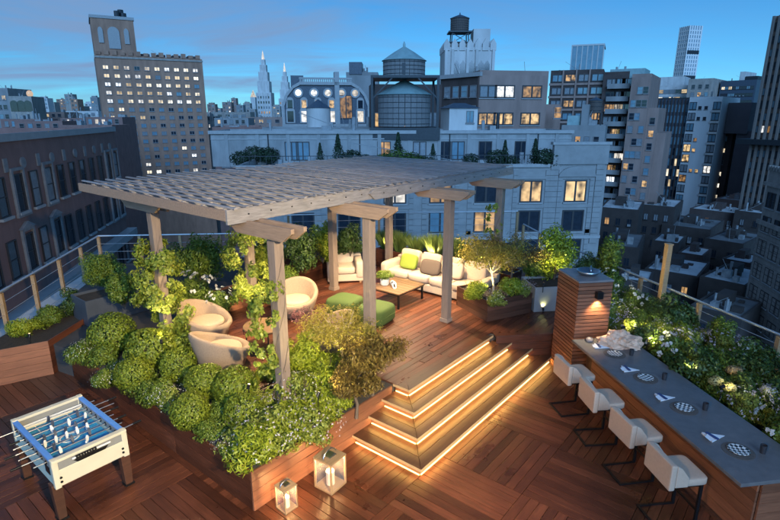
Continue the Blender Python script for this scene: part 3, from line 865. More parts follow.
# arched fire-escape grille seen over the pergola
rl = thing('roof_terrace_railing', 'dark metal railing along the roof edge of the limestone building', 'railing', lime_pt(10, .2, zt), ROT0)
q = MB(); q.box(-10, 22, 0, .05, .95, 1.02); q.build('top_rail', METD, rl)
bal = MB().box(-.02, .02, 0, .04, .0, .95).mesh('baluster', METD)
for k in range(54): put('baluster', bal, rl, (-9.8 + k * .59, .005, 0))

# set-back penthouse storey of the limestone building
ph, w2, zt2 = block('penthouse_storey', 'pale set back penthouse with blue glass doors above the limestone roof', 210, 66, 572, 68.5, 131, 9, PALEST, roof=SILVER, zb=Z_L - 1.0, parapet=.5)
fr, panes, sl, far = win_meshes('pair', 1.7, 2.3)
pxs = [(292, 'blue'), (303, 'blue'), (445, 'dark'), (459, 'blue'), (487, 'dark'), (524, 'dark'), (384, 'warm'), (420, 'curt')]
for u, k in pxs:
    p3 = at_y(u, 145, 67); v = Matrix.Rotation(-ph.rotation_euler.z, 3, 'Z') @ (p3 - ph.location)
    p = put('window', fr, ph, (v.x, 0, zt2 - 3.6)); put('pane', panes[k], p)
MB().box(-.2, w2 + .2, -.3, 0, zt2 - .35, zt2 + .05).build('coping', TRIM, ph)
for k in range(12):
    MB().box(w2 * (k + .5) / 12 - .22, w2 * (k + .5) / 12 + .22, -.12, 0, Z_L - 1, zt2 - .36).build('pilaster', PALEST, ph)
    if k % 3 == 1: MB().cyl((w2 * (k + .85) / 12, -.1, Z_L - 1), (w2 * (k + .85) / 12, -.1, zt2 - .4), .07, n=8).build('drain_pipe', METD, ph)
MB().box(0, w2, -.08, 0, zt2 - 1.05, zt2 - .9).build('string_course', TRIM, ph)

def conifer_mesh(name, h, r, n, m, seed):
    rg = np.random.default_rng(seed)
    z = rg.random(n) ** .8; ang = rg.random(n) * 6.283
    rad = r * (1 - z) * (0.35 + .65 * rg.random(n)) * (.75 + .25 * np.sin(ang * 5 + z * 25)) + .02
    pts = np.stack([rad * np.cos(ang), rad * np.sin(ang), z * h], 1)
    nr = np.stack([np.cos(ang), np.sin(ang), np.full(n, .4)], 1)
    return leaf_mesh(name, pts, nr, (h * .05, h * .09), .45, m, seed)

def leaf_mesh(name, pts, nrm, size, aspect, mats, seed=0, droop=0.0, jitter=.9, fold=.25, tint=None):
    """thousands of folded leaf blades, each its own little face"""
    rg = np.random.default_rng(seed)
    n = len(pts)
    nn_ = nrm / (np.linalg.norm(nrm, axis=1, keepdims=True) + 1e-9) + rg.normal(size=(n, 3)) * jitter * .5
    nn_ /= np.linalg.norm(nn_, axis=1, keepdims=True)
    t_ = rg.normal(size=(n, 3)); t_[:, 2] -= droop
    t_ -= nn_ * (t_ * nn_).sum(1, keepdims=True); t_ /= np.linalg.norm(t_, axis=1, keepdims=True) + 1e-9
    b_ = np.cross(nn_, t_)
    l_ = rg.uniform(size[0], size[1], n)[:, None]; w_ = l_ * aspect
    v = np.empty((n, 4, 3))
    v[:, 0] = pts - t_ * l_ * .5
    v[:, 1] = pts + b_ * w_ * .5 + nn_ * w_ * fold
    v[:, 2] = pts + t_ * l_ * .5
    v[:, 3] = pts - b_ * w_ * .5 + nn_ * w_ * fold
    me = bpy.data.meshes.new(name)
    me.vertices.add(n * 4); me.vertices.foreach_set('co', v.reshape(-1))
    me.loops.add(n * 4); me.loops.foreach_set('vertex_index', np.arange(n * 4, dtype=np.int32))
    me.polygons.add(n); me.polygons.foreach_set('loop_start', np.arange(0, n * 4, 4, dtype=np.int32))
    me.polygons.foreach_set('loop_total', np.full(n, 4, dtype=np.int32))
    at = me.attributes.new('tint', 'FLOAT', 'FACE')
    at.data.foreach_set('value', (rg.random(n) ** 1.2 if tint is None else tint).astype(np.float32))
    mats = mats if isinstance(mats, (list, tuple)) else [mats]
    for m in mats: me.materials.append(m)
    me.update(calc_edges=True); me.validate()
    return me

LEAF_FAR = leafmat('far_evergreen_leaf', (.015, .035, .022), (.035, .07, .035), .7, .1)
BARK = mat('bark', (.10, .075, .055), .9, var=.3, scale=12, bump=.5)
con_me = conifer_mesh('foliage', 1.0, .34, 900, LEAF_FAR, 5)
bush_pts = np.random.default_rng(2).normal(size=(900, 3)); bush_pts /= np.linalg.norm(bush_pts, axis=1, keepdims=True)
bush_n = bush_pts.copy(); bush_pts = bush_pts * (np.random.default_rng(3).uniform(.55, 1.0, (900, 1))) * np.array([.55, .55, .5]) + np.array([0, 0, .5])
fb_me = leaf_mesh('foliage', bush_pts, bush_n, (.07, .14), .6, LEAF_FAR, 4)
stem_far = MB().cyl((0, 0, 0), (0, 0, .4), .035, .02, n=6).mesh('stem', BARK)
pot_far = MB().lathe([(.16, -.0), (.22, .16), (.2, .16), (.0, .14)], 10).mesh('pot', METD)
rt = random.Random(4)
far_pl = [(254, 'b', 2.3, 66), (268, 'b', 2.2, 65), (240, 'b', 1.9, 62), (320, 'c', 2.6, 63), (338, 'c', 3.6, 63), (352, 'b', 2.0, 63), (365, 'b', 1.5, 62), (388, 'b', 1.8, 60), (398, 'c', 3.8, 62),
          (412, 'b', 1.9, 60), (422, 'b', 1.6, 59), (433, 'c', 2.6, 61), (471, 'b', 1.6, 62), (497, 'b', 2.2, 60), (505, 'c', 3.0, 61), (512, 'b', 1.5, 60), (535, 'c', 3.2, 60), (546, 'b', 2.4, 59), (556, 'b', 1.7, 59), (567, 'c', 2.8, 60), (577, 'c', 2.9, 62), (590, 'c', 2.4, 60)]
for u, kd, h_, Y in far_pl:
    p3 = at_y(u, 150, Y)
    if kd == 'c': lb = 'dark conifer in a tub on the limestone building roof'; gp = 'conifers on the limestone roof'
    else: lb = 'dark rounded bush in a tub on the limestone building roof'; gp = 'bushes on the limestone roof'
    t_ = thing('rooftop_conifer' if kd == 'c' else 'rooftop_bush', lb, 'tree' if kd == 'c' else 'bush', (p3.x, Y, Z_L - .76), rt.random() * 6, gp)
    put('foliage', con_me if kd == 'c' else fb_me, t_, (0, 0, .2), scale=(h_, h_, h_) if kd == 'c' else (h_ * 1.25, h_ * 1.25, h_ * .95))
    put('stem', stem_far, t_, scale=h_); put('pot', pot_far, t_, scale=1.6)

LEAF_GRN = leafmat('roof_garden_leaf', (.05, .10, .02), (.13, .20, .04), .6, .2)
gb_me = leaf_mesh('foliage', bush_pts, bush_n, (.05, .11), .6, LEAF_GRN, 14)
for u, h_, lb in ((383, 2.0, 'green bush at the roof edge right of the pergola ridge line'), (397, 2.6, 'largest green bush on the limestone roof edge'), (412, 2.1, 'green bush beside the largest one on the limestone roof edge'), (423, 1.4, 'small green bush at the limestone roof edge')):
    p3 = at_y(u, 160, 57.5)
    t_ = thing('rooftop_bush', lb, 'bush', (p3.x, 57.5, Z_L - .76), u, None)
    put('foliage', gb_me, t_, (0, 0, .1), scale=(h_ * 1.3, h_ * 1.3, h_ * .95)); put('stem', stem_far, t_, scale=h_); put('pot', pot_far, t_, scale=1.6)
# --- low brick building left of it
o, w, zt = block('low_brick_building', 'low dark brick building with a lit window beyond the limestone roof', 212, 92, 262, 94, 127, 16, BRICK, roof=SILVER)
windows(o, 1, w - 1, 4, zt - 2.0, 3.2, 3, 1.3, 1.6, .25, 'far')
o, w, zt = block('terrace_wing', 'pale flat roofed wing with coping beyond the penthouse', 262, 84, 384, 85, 127.5, 8, CONC, roof=SILVER)

# --- mansard building
YM = 108
a = at_y(284, 124, YM); b = at_y(369, 124, YM + 3)
w = math.hypot(b.x - a.x, b.y - a.y); rz = math.atan2(b.y - a.y, b.x - a.x)
o = thing('mansard_building', 'old building with curved blue slate mansard, round windows and dormers', 'building', (a.x, a.y, 0), rz)
zb_, ztop_ = a.z, at_y(320, 80, YM).z
hh = ztop_ - zb_
MB().box(0, w, 0, 14, ZG, zb_).build('wall', LIMED, o)
prof = [(0, 0), (0, hh * .42), (hh * .09, hh * .66), (hh * .24, hh * .84), (hh * .45, hh * .95)]
poly = prof + [(w - x, z) for x, z in reversed(prof)]
MB().prism_y(poly, .3, 13.5).build('mansard_roof', SLATE, o, loc=(0, 0, zb_))
arcb = MB()
for i in range(len(prof) - 1):
    for sgn in (0, 1):
        p0, p1 = prof[i], prof[i + 1]
        x0, x1 = (p0[0], p1[0]) if not sgn else (w - p0[0], w - p1[0])
        arcb.bar((x0, .1, p0[1]), (x1, .1, p1[1]), .5, .55)
arcb.build('curved_coping', TRIM, o, loc=(0, 0, zb_))
MB().box(hh * .4, w - hh * .4, -.2, 1.2, zb_ + hh * .90, zb_ + hh * .97).build('balustrade_base', TRIM, o)
q = MB()
n_ = 26
for k in range(n_):
    x = hh * .43 + (w - hh * .86) * k / (n_ - 1); q.box(x - .12, x + .12, 0, .25, zb_ + hh * .97, zb_ + hh * 1.03)
q.box(hh * .4, w - hh * .4, -.05, .3, zb_ + hh * 1.03, zb_ + hh * 1.07)
q.build('balustrade', TRIM, o)
ocu = MB(); ocu.lathe([(.95, 0), (.95, .25), (.62, .25), (.62, 0)], 20, close=False); ocu_me = ocu.mesh('round_window', TRIM)
op_me = MB().lathe([(.66, .05), (.0, .05)], 20, close=False).mesh('pane', LITC)
for x in (.18, .36, .52, .68, .84):
    p = put('round_window', ocu_me, o, (w * x, .28, zb_ + hh * .72), rot=(R(90), 0, 0)); put('pane', op_me, p)
dm = MB()
pts = [(-.9, 0), (-.9, 2.2)] + [(.9 * math.cos(R(a_)), 2.2 + .9 * math.sin(R(a_))) for a_ in range(160, 0, -20)] + [(.9, 2.2), (.9, 0)]
dm.prism_y(pts, -.2, .3); dm_me = dm.mesh('dormer', TRIM)
dp = {k: MB().add([(-.6, -.21, .2), (.6, -.21, .2), (.6, -.21, 2.3), (-.6, -.21, 2.3)], [(0, 1, 2, 3)]).mesh('pane', m) for k, m in (('w', LITW), ('c', LITC), ('d', GLZ))}
for x, k in ((.08, 'd'), (.24, 'c'), (.40, 'd'), (.56, 'c'), (.90, 'c')):
    p = put('dormer', dm_me, o, (w * x, .25, zb_ + .2)); put('pane', dp[k], p)
for x, k in ((.08, 'd'), (.24, 'w'), (.40, 'c'), (.56, 'w'), (.90, 'd')):
    p = put('dormer', dm_me, o, (w * x, .25, zb_ + hh * .36), scale=(.8, 1, .7)); put('pane', dp[k], p)
p = put('window', win_meshes('pair', 2.6, 4.6)[0], o, (w * .73, .2, zb_ + hh * .12)); put('pane', win_meshes('pair', 2.6, 4.6)[1]['warm'], p)
MB().box(w * .60, w * .655, -.2, 2, zb_, zb_ + hh * 1.2).build('chimney', TRIM, o)
MB().box(-.3, w + .3, -.6, 0, zb_ - .6, zb_ - .02).build('cornice', TRIM, o)
MB().box(w * .1, w * .25, 4, 9, zb_ + hh * .9, zb_ + hh * 1.14).build('roof_hut', SLATE, o)

# white tank in front of the mansard
p3 = at_y(319, 127, 90)
tk = thing('white_tank', 'squat pale water tank with dark cone lid in front of the mansard', 'water tank', (p3.x, 90, p3.z))
h_ = at_y(319, 108, 90).z - p3.z
MB().lathe([(2.0, 0), (2.0, h_), (0, h_)], 24).build('tank', WHITEB, tk, smooth=True)
MB().lathe([(2.15, h_), (0.2, h_ + 1.3), (0, h_ + 1.4)], 24).build('lid', SLATE, tk, smooth=True)
MB().box(-3.2, 3.6, -2.6, 2.6, -.6, -.02).build('base', WHITEB, tk)

# --- wooden water tanks
STAVE = mat('tank_staves', (.20, .205, .215), .8, var=.35, scale=5, bump=.4, stretch=(6, 6, .6))
STAVED = mat('dark_tank_staves', (.10, .085, .08), .8, var=.35, scale=5, bump=.4, stretch=(6, 6, .6))
def tank(par, c, r, h, m, roofm, hr=None, legs=None, hoops=6):
    n = 28; q = MB(); vs_ = []
    for i in range(n):
        t0, t1 = 2 * math.pi * (i + .04) / n, 2 * math.pi * (i + .96) / n
        p0 = Vector((math.cos(t0) * r, math.sin(t0) * r)); p1 = Vector((math.cos(t1) * r, math.sin(t1) * r)); k = .93
        q.add([(c[0] + a_.x * f, c[1] + a_.y * f, c[2] + z) for z in (0, h) for a_, f in ((p0, 1), (p1, 1), (p1, k), (p0, k))],
              [(0, 1, 5, 4), (1, 2, 6, 5), (2, 3, 7, 6), (3, 0, 4, 7), (4, 5, 6, 7), (3, 2, 1, 0)])
    st_ = q.build('staves', m, par)
    hp = MB().lathe([(r + .012, -.04), (r + .03, 0), (r + .012, .04)], 28, close=False).mesh('hoop', METD)
    for k in range(hoops): put('hoop', hp, st_, (c[0], c[1], c[2] + h * (k + .5) / hoops))
    hr = hr or r * .62
    MB().lathe([(r * 1.07, 0), (r * .5, hr * .6), (r * .06, hr), (r * .06, hr + r * .12), (0, hr + r * .25)], 28, (c[0], c[1], c[2] + h)).build('cone_roof', roofm, par, smooth=True)

YT = 71
p3 = at_y(404, 134, YT); zf = p3.z
wt = thing('twin_water_tanks', 'big weathered water tank in a steel frame with a smaller tank above', 'water tank', (p3.x, YT, zf))
def zt_(v): return at_y(404, v, YT).z - zf
tank(wt, (0, 0, 1.0), 3.4, zt_(95) - 1.0, STAVE, COPPER, 1.85)
tank(wt, (-.05, 0, zt_(76.5)), 2.7, zt_(61) - zt_(76.5), STAVE, COPPER, 1.7, hoops=4)
zp = zt_(77)
MB().box(-4.2, 4.2, -3.9, 3.9, zp - .32, zp - .02).build('platform', METD, wt)
MB().box(-4.4, 4.4, -3.9, 3.9, -.6, .9).build('dunnage', METD, wt)
for sx in (-1, 1):
    for sy in (-1, 1):
        MB().box(sx * 4.05 - .15, sx * 4.05 + .15, sy * 3.7 - .15, sy * 3.7 + .15, .9, zp - .32).build('column', METD, wt)
    MB().bar((sx * 4.05, -3.7, zp - 2.8), (sx * 1.6, -3.7, zp - .35), .16, .16).build('brace', METD, wt)
    MB().bar((sx * 4.05, -3.5, 3.0), (sx * 4.05, 3.5, zp - .5), .14, .14).build('brace', METD, wt)
MB().box(-.35, .05, -2.8, -2.73, zp + .2, zp + 1.5).build('hatch', METD, wt)
# house behind the tank with lit windows
o, w, zt = block('tank_yard_house', 'dark house with warm lit windows behind the twin water tanks', 371, 84, 442, 85, 84, 6, BRICKD)
windows(o, .2, w - .2, 5, zt - 4.2, 3.2, 4, 1.5, 2.2, .55, 'pair', skip=lambda c, r: c in (1, 2, 3) and r > 0)

# --- centre apartment block with gothic penthouse and water tower
o, w, zt = block('grey_apartment_block', 'grey brick apartment block with large lit windows, gothic penthouse above', 480, 95, 549, 97, 70, 16, BRICKP)
fr, panes, sl, far = win_meshes('pair', 4.6, 2.6)
pat = {(0, 0): 'curt', (1, 0): 'cool', (2, 0): 'warm', (0, 1): 'warm', (1, 1): 'warm', (2, 1): 'warm', (0, 2): 'dark', (1, 2): 'cool', (2, 2): 'cool'}
for (c, r), k in pat.items():
    x = [w * .13, w * .37, w * .77][c]
    p = put('window', fr, o, (x, 0, zt - 4.6 - r * 4.6), scale=(.8 if c else .7, 1, .85)); put('pane', panes[k], p); put('sill', sl, p)
corb = MB()
for k in range(18): corb.box(w * k / 18 + .05, w * (k + .65) / 18, -.6, 0, zt - 17.2, zt - 16.2)
corb.box(0, w, -.7, 0, zt - 16.2, zt - 15.4); corb.build('corbel_cornice', LIMED, o)
MB().box(w, w + 4.6, 4, 14, ZG, zt - 5.5).build('side_wing', BRICKP, o)
windows(o, w + .5, w + 4, 1, zt - 6, 3.3, 1, 1.5, 2.0, .9, 'far')
o, w, zt = block('dark_side_block', 'dark brick apartment wing with shadowed windows under the gothic penthouse', 441, 104, 482, 95.1, 76, 14, BRICKD)
windows(o, .8, w - .8, 4, zt - 2.0, 3.4, 5, 1.6, 2.0, .18, 'far')
MB().box(-.3, w + .1, -.5, 0, zt - .6, zt + .1).build('cornice', TRIM, o)
p3 = at_y(469, 74, 104)
gp_ = thing('gothic_penthouse', 'white gothic style penthouse crowned with pinnacles on the grey apartment block', 'penthouse', (p3.x, 104, p3.z))
zc0 = at_y(469, 47, 104).z - p3.z
hw = 4.7
MB().box(-hw, hw, 0, 9, -5, zc0).build('wall', WHITEB, gp_)
pin = MB().prism_y([(-.55, 0), (.55, 0), (.55, 1.2), (0, 2.1), (-.55, 1.2)], -.5, .5).mesh('pinnacle', WHITEB)
for k in range(7): put('pinnacle', pin, gp_, (-hw + .4 + k * (2 * hw - .8) / 6, .3, zc0 - .6))
for k in range(1, 5): put('pinnacle', pin, gp_, (-hw + .4, .3 + k * 2, zc0 - .6)); put('pinnacle', pin, gp_, (hw - .4, .3 + k * 2, zc0 - .6))
ga = MB().prism_y([(-.5, 0), (.5, 0), (.5, 2.6), (0, 3.3), (-.5, 2.6)], -.12, 0).mesh('lancet_window', GLZ)
for x in (-2.4, -1.2, .4, 2.2, 3.3): put('lancet_window', ga, gp_, (x, -.004, zc0 - 5.6))
but = MB().box(-.25, .25, -.5, 0, -5, zc0 - .4).mesh('buttress', WHITEB)
for x in (-4.4, -3.2, -.4, 1.3, 4.4): put('buttress', but, gp_, (x, -.002, 0))
MB().box(1.0, 4.2, 3, 7, zc0, zc0 + 3.6).build('upper_block', WHITEB, gp_)
MB().box(-4.6, -.2, 1.5, 6, -2, zc0 + .8).build('tank_base', LIMED, gp_)
p3 = at_y(459, 45.5, 108)
wt2 = thing('dark_water_tower', 'dark wooden water tower on a trestle above the gothic penthouse', 'water tower', (p3.x, 108, p3.z))
zA = at_y(459, 32, 108).z - p3.z; zB = at_y(459, 18.5, 108).z - p3.z
tank(wt2, (0, 0, zA), 1.75, zB - zA, STAVED, SLATE, .7)
for sx in (-1, 1):
    for sy in (-1, 1): MB().bar((sx * 1.8, sy * 1.6, -3.5), (sx * 1.5, sy * 1.4, zA), .2, .2).build('leg', METD, wt2)
    MB().bar((-1.7 * sx, -1.5, .2), (1.6 * sx, -1.5, zA - .3), .12, .12).build('brace', METD, wt2)
MB().box(-2.2, 2.2, -2, 2, zA - .25, zA - .01).build('platform', METD, wt2)
MB().box(-2.1, 2.1, -1.8, 1.8, .3, .5).build('lower_platform', METD, wt2)
# small stair house with copper roof
o, w, zt = block('stair_house', 'small stucco stair house with hipped slate roof and dark window', 449.5, 74, 478, 75, 108, 3.5, WHITEB, parapet=.05, zb=Z_L - 1)
hip = MB(); hip.add([(-.3, -.3, zt), (w + .3, -.3, zt), (w + .3, 3.8, zt), (-.3, 3.8, zt), (w * .3, 1.7, zt + .7), (w * .7, 1.7, zt + .7)], [(0, 1, 5, 4), (1, 2, 5), (2, 3, 4, 5), (3, 0, 4), (3, 2, 1, 0)])
hip.build('hip_roof', SLATE, o)
windows(o, w * .45, w, 1, zt - .35, 3, 1, 1.1, 1.6, 0, 'pair')
MB().cyl((w + 4, 2, zt - 5), (w + 4, 2, zt - .6), .25, n=10).build('flue', METD, o)

# --- apartment buildings with balconies, right of centre
o, w, zt = block('bay_apartment_tower', 'brown brick apartment tower with wide bay windows', 551, 150, 604, None, 70.5, 20, BRICKD)
for c in range(4):
    x0 = w * c / 4 + .5
    for r in range(12):
        z = zt - 3.0 - 3.3 * r
        f_ = win_meshes('far2', 3.0, 1.9)[3]
        put('window', f_[pick(.14, ('blue', 'blue', 'curt'))], o, (x0 + 1.5, -.02, z))
    if c: MB().box(w * c / 4 - .22, w * c / 4 + .18, -.5, 0, ZG, zt).build('pier', BRICKP, o)
q = MB()
for r in range(12): q.box(-.2, w + .1, -.35, 0, zt - 3.9 - 3.3 * r, zt - 3.3 - 3.3 * r)
q.build('spandrel_bands', BRICKP, o)
MB().box(w * .35, w * .95, 3, 14, zt - .8, zt + 6.2).build('glass_penthouse', GLZB, o)
q = MB()
for k in range(7): q.box(w * .35 + w * .6 * k / 6 - .12, w * .35 + w * .6 * k / 6 + .12, 2.9, 3.0, zt, zt + 6.2)
q.box(w * .34, w * .96, 2.85, 14.1, zt + 6.2, zt + 6.6); q.build('penthouse_mullions', FRW, o)
o, w, zt = block('balcony_apartment_tower', 'pinkish brick apartment tower with stacked concrete balconies', 604, 143, 632.5, None, 72, 20, BRICKD)
bmesh_ = MB().box(0, w * .78, -1.6, 0, 0, .35).box(0, w * .78, -1.6, -1.5, .35, 1.2).mesh('balcony', CONC)
dd = win_meshes('far2', 2.6, 2.0)[3]
for r in range(16):
    z = zt - 4.2 - 3.1 * r
    put('balcony', bmesh_, o, (w * .2, -.002, z))
    for x in (.32, .62, .86): put('window', dd[pick(.1, ('dark', 'blue', 'curt'))], o, (w * x, -.001, z + .5))
o, w, zt = block('stepped_brick_tower', 'pinkish brick stepped tower wall with scattered lit windows', 632.5, 136, 652, None, 74, 20, BRICKP)
windows(o, .3, w - .3, 3, zt - 3.0, 3.1, 14, 1.25, 1.7, .16, 'far', skip=lambda c, r: (c + r) % 4 == 0)
MB().box(w, w + 2.5, 1, 18, ZG, zt - 8).build('step', BRICKP, o)
MB().box(w + 2.5, w + 4.6, 2, 18, ZG, zt - 14).build('step', BRICKP, o)
for r in range(8): put('window', win_meshes('far', 1.25, 1.7)[3][pick(.3)], o, (w + 1.3, .999, zt - 12 - r * 3.1))
MB().box(-6, w * .5, 4, 14, zt - .8, zt + 1.6).build('roof_hut', COPPER, o)
# pale block with roof tank below them
o, w, zt = block('pale_stair_block', 'pale concrete bulkhead block with a small lit window behind the conifers', 562, 82, 606, None, 125, 8, CONC)
windows(o, .5, w - .5, 4, zt - 1.6, 2.6, 4, .8, 1.1, .3, 'far', skip=lambda c, r: (c * 3 + r) % 3 == 1)
MB().box(w * .42, w * .58, .5, 5, zt - .5, zt + 3.0).build('shaft', CONC, o)
MB().box(w * .1, w * .4, 1, 5, zt - .5, zt + 1.4).build('shed', COPPER, o)
p3 = at_y(594, 118, 84)
tk2 = thing('small_dark_tank', 'small dark water tank on legs above the pale bulkhead', 'water tank', (p3.x, 84, p3.z))
tank(tk2, (0, 0, .8), 1.0, 1.8, STAVED, SLATE, .5, hoops=3)
for sx in (-1, 1):
    for sy in (-1, 1): MB().box(sx * .8 - .08, sx * .8 + .08, sy * .8 - .08, sy * .8 + .08, -2.5, .8).build('leg', METD, tk2)

# --- glass office block and white slab
o, w, zt = block('blue_glass_block', 'dark blue glass office block with vertical piers and lit rooms', 652, 190, 690, None, 99.5, 24, SLATE)
for c in range(11):
    MB().box(w * c / 11 - .16, w * c / 11 + .16, -.5, 0, ZG, zt).build('pier', BRICKD, o)
gl = {k: MB().add([(0, -.03, 0), (w / 11 - .4, -.03, 0), (w / 11 - .4, -.03, 2.4), (0, -.03, 2.4)], [(0, 1, 2, 3)]).mesh('pane', m) for k, m in (('d', GLZB), ('k', GLZ), ('w', LITF))}
for c in range(11):
    for r in range(13):
        put('pane', gl['w' if wr.random() < .13 else ('d' if r < 4 or wr.random() < .4 else 'k')], o, (w * c / 11 + .2, 0, zt - 4.2 - 3.6 * r))
q = MB().box(.4, w - .4, .4, 20, zt - .8, zt + .5).build('roof_plant', METD, o)
o, w, zt = block('white_slab_block', 'pale windowless slab block with glazed balcony corners', 690, 181, 723, None, 97, 24, SLABW)
cw = win_meshes('far2', 2.2, 2.4)[3]
for r in range(14):
    z = zt - 4.0 - 3.4 * r
    put('window', cw[pick(.12, ('blue', 'blue', 'curt'))], o, (w - 1.3, -.001, z)); put('window', cw[pick(.1, ('blue', 'curt'))], o, (1.3, -.001, z))
sm_ = win_meshes('far', 1.0, 1.1)[3]
for x, r in ((.36, 0), (.55, 0), (.36, 1), (.55, 1), (.36, 3), (.36, 4), (.36, 6), (.55, 6)):
    put('window', sm_['warm' if r in (3, 4, 6) else 'dark'], o, (w * x, -.001, zt - 4 - 3.4 * r))
q = MB()
for r in range(15): q.box(w - 2.7, w + .05, -.5, 0, zt - 4.9 - 3.4 * r, zt - 4.2 - 3.4 * r)
q.build('corner_balconies', WHITEB, o)

# --- slender white supertall and the blocks at its foot
p3 = at_y(687, 90, 640)
st_ = thing('slender_tower', 'very slender white residential tower rising far above its neighbours', 'tower', (p3.x, 640, ZG), R(12))
hz_ = at_y(687, 25.5, 640).z - ZG
sw = 15.5
WBR = mat('white_tower_grid', (.78, .78, .78), .6, var=.05)
MB().box(-sw / 2, sw / 2, 0, sw, 0, hz_).build('core', GLZB, st_)
q = MB()
for k in range(6):
    x = -sw / 2 + sw * k / 5
    q.box(x - .9, x + .9, -.5, 0, 0, hz_)
    q.box(-sw / 2 - .5, -sw / 2, sw * k / 5 - .6, sw * k / 5 + .6, 0, hz_)
nf = int(hz_ / 4.4)
for k in range(nf):
    q.box(-sw / 2 - .45, sw / 2 + .3, -.45, 0, k * 4.4, k * 4.4 + 1.3); q.box(-sw / 2 - .45, -sw / 2, 0, sw, k * 4.4, k * 4.4 + 1.3)
q.build('white_grid', WBR, st_)
q = MB()
for zf_ in (.62, .80): MB().box(-sw / 2 - .55, sw / 2 + .4, -.56, 0, hz_ * zf_, hz_ * zf_ + 4).build('service_floor', METD, st_)
o, w, zt = block('lit_terrace_block', 'white stepped block with a brightly lit roof terrace beside the slender tower', 651, 320, 690, None, 86, 30, WHITEB)
windows(o, 1, w - 1, 6, zt - 2.2, 4, 4, 3.0, 2.2, .5, 'far', litk=('far', 'far'))
MB().box(2, w - 4, 5, 24, zt, zt + 5).build('penthouse', WHITEB, o)
o, w, zt = block('beige_block', 'plain beige block at the foot of the slender tower', 689, 300, 714, None, 79, 30, LIMED)
windows(o, 1, w - 1, 3, zt - 3, 4, 4, 1.8, 2.2, .1, 'far')

# --- dark towers at right
o, w, zt = block('dark_office_tower', 'dark glass office tower with dotted lights at dusk', 721, 300, 757, None, 81, 30, SLATE)
windows(o, .8, w - .8, 9, zt - 3, 3.6, 17, 1.7, 1.6, .22, 'far2', mix=('dark', 'dark', 'blue'), litk=('far', 'cool'))
MB().box(w * .45, w * .6, 3, 20, zt, zt + 4.5).build('lift_shaft', WHITEB, o)
MB().box(w * .62, w * .95, 3, 20, zt, zt + 2.0).build('roof_plant', METD, o)
o, w, zt = block('brown_slab_tower', 'dark brown slab tower with a few lit windows', 722, 185, 737, None, 112, 24, BRICKD)
windows(o, .6, w - .6, 1, zt - 4, 4.0, 12, 1.3, 1.5, .4, 'far', litk=('far', 'far'))
o, w, zt = block('mauve_slab', 'plain windowless mauve slab beside the dark brown tower', 737, 178, 757.5, None, 131, 24, mat('mauve_brick', (.15, .135, .15), .9, var=.1, scale=.3))
MB().box(-3.5, w * .55, -1, 20, zt - .8, zt + 9.0).build('upper_block', MATS['mauve_brick'], o)
o, w, zt = block('ribbed_dark_tower', 'tall dark ribbed tower cut by the frame', 775.5, 150, 835, None, 16, 30, BROWNM)
for c in range(9):
    MB().box(w * c / 9 - .3, w * c / 9 + .3, -.7, 0, ZG, zt).build('rib', mat('rib_stone', (.20, .18, .17), .8) if c == 0 and 'rib_stone' not in MATS else MATS['rib_stone'], o)
ff = win_meshes('far2', 1.25, 1.9)[3]
for c in range(5):
    for r in range(22): put('window', ff[pick(.1, ('dark', 'dark', 'blue'))], o, (w * (c + .5) / 9, -.001, zt - 3.5 - 3.3 * r))
sk_ = MB(); sk_.box(-3.2, w + 1, -2.5, 20, at_y(760, 139, 149).z - 1.4, at_y(760, 139, 149).z); sk_.build('skirt_roof', METD, o)

# --- ornate grey stone building close by on the right
o, w, zt = block('ornate_stone_building', 'carved grey stone corner building with arched top windows close by', 770, 78, 856, 60, 170, 20, LIMED)
fr, panes, sl, far = win_meshes('sash', 1.5, 2.3)
for c in range(6):
    for r in range(7):
        x = 1.9 + c * 3.3; z = zt - 5.4 - 3.55 * r
        for dx in (-.62, .62):
            p = put('window', fr, o, (x + dx, -.0, z), scale=(.72, 1, 1)); put('pane', panes['dark' if wr.random() < .8 else 'curt'], p); put('sill', sl, p)
q = MB()
for r in range(34):
    q.box(0, w, -.06, 0, zt - 8 - r * .62 + .03, zt - 8 - r * .62 + .59)
q.build('rusticated_courses', LIMED, o)
MB().box(-.25, w, -.45, 0, zt - 8.0, zt - 7.4).build('string_course', LIMED, o)
MB().box(-.25, w, -.45, 0, zt - 2.2, zt - 1.7).build('string_course', LIMED, o)
am = MB().prism_y([(-.7, 0), (-.7, 1.6)] + [(.7 * math.cos(R(a_)), 1.6 + .7 * math.sin(R(a_))) for a_ in range(160, 0, -20)] + [(.7, 1.6), (.7, 0)], -.08, 0).mesh('arched_window', GLZ)
q = MB()
for k in range(26): q.box(k * .75, k * .75 + .4, -.35, .3, zt, zt + .7)
q.build('crenellation', LIMED, o)

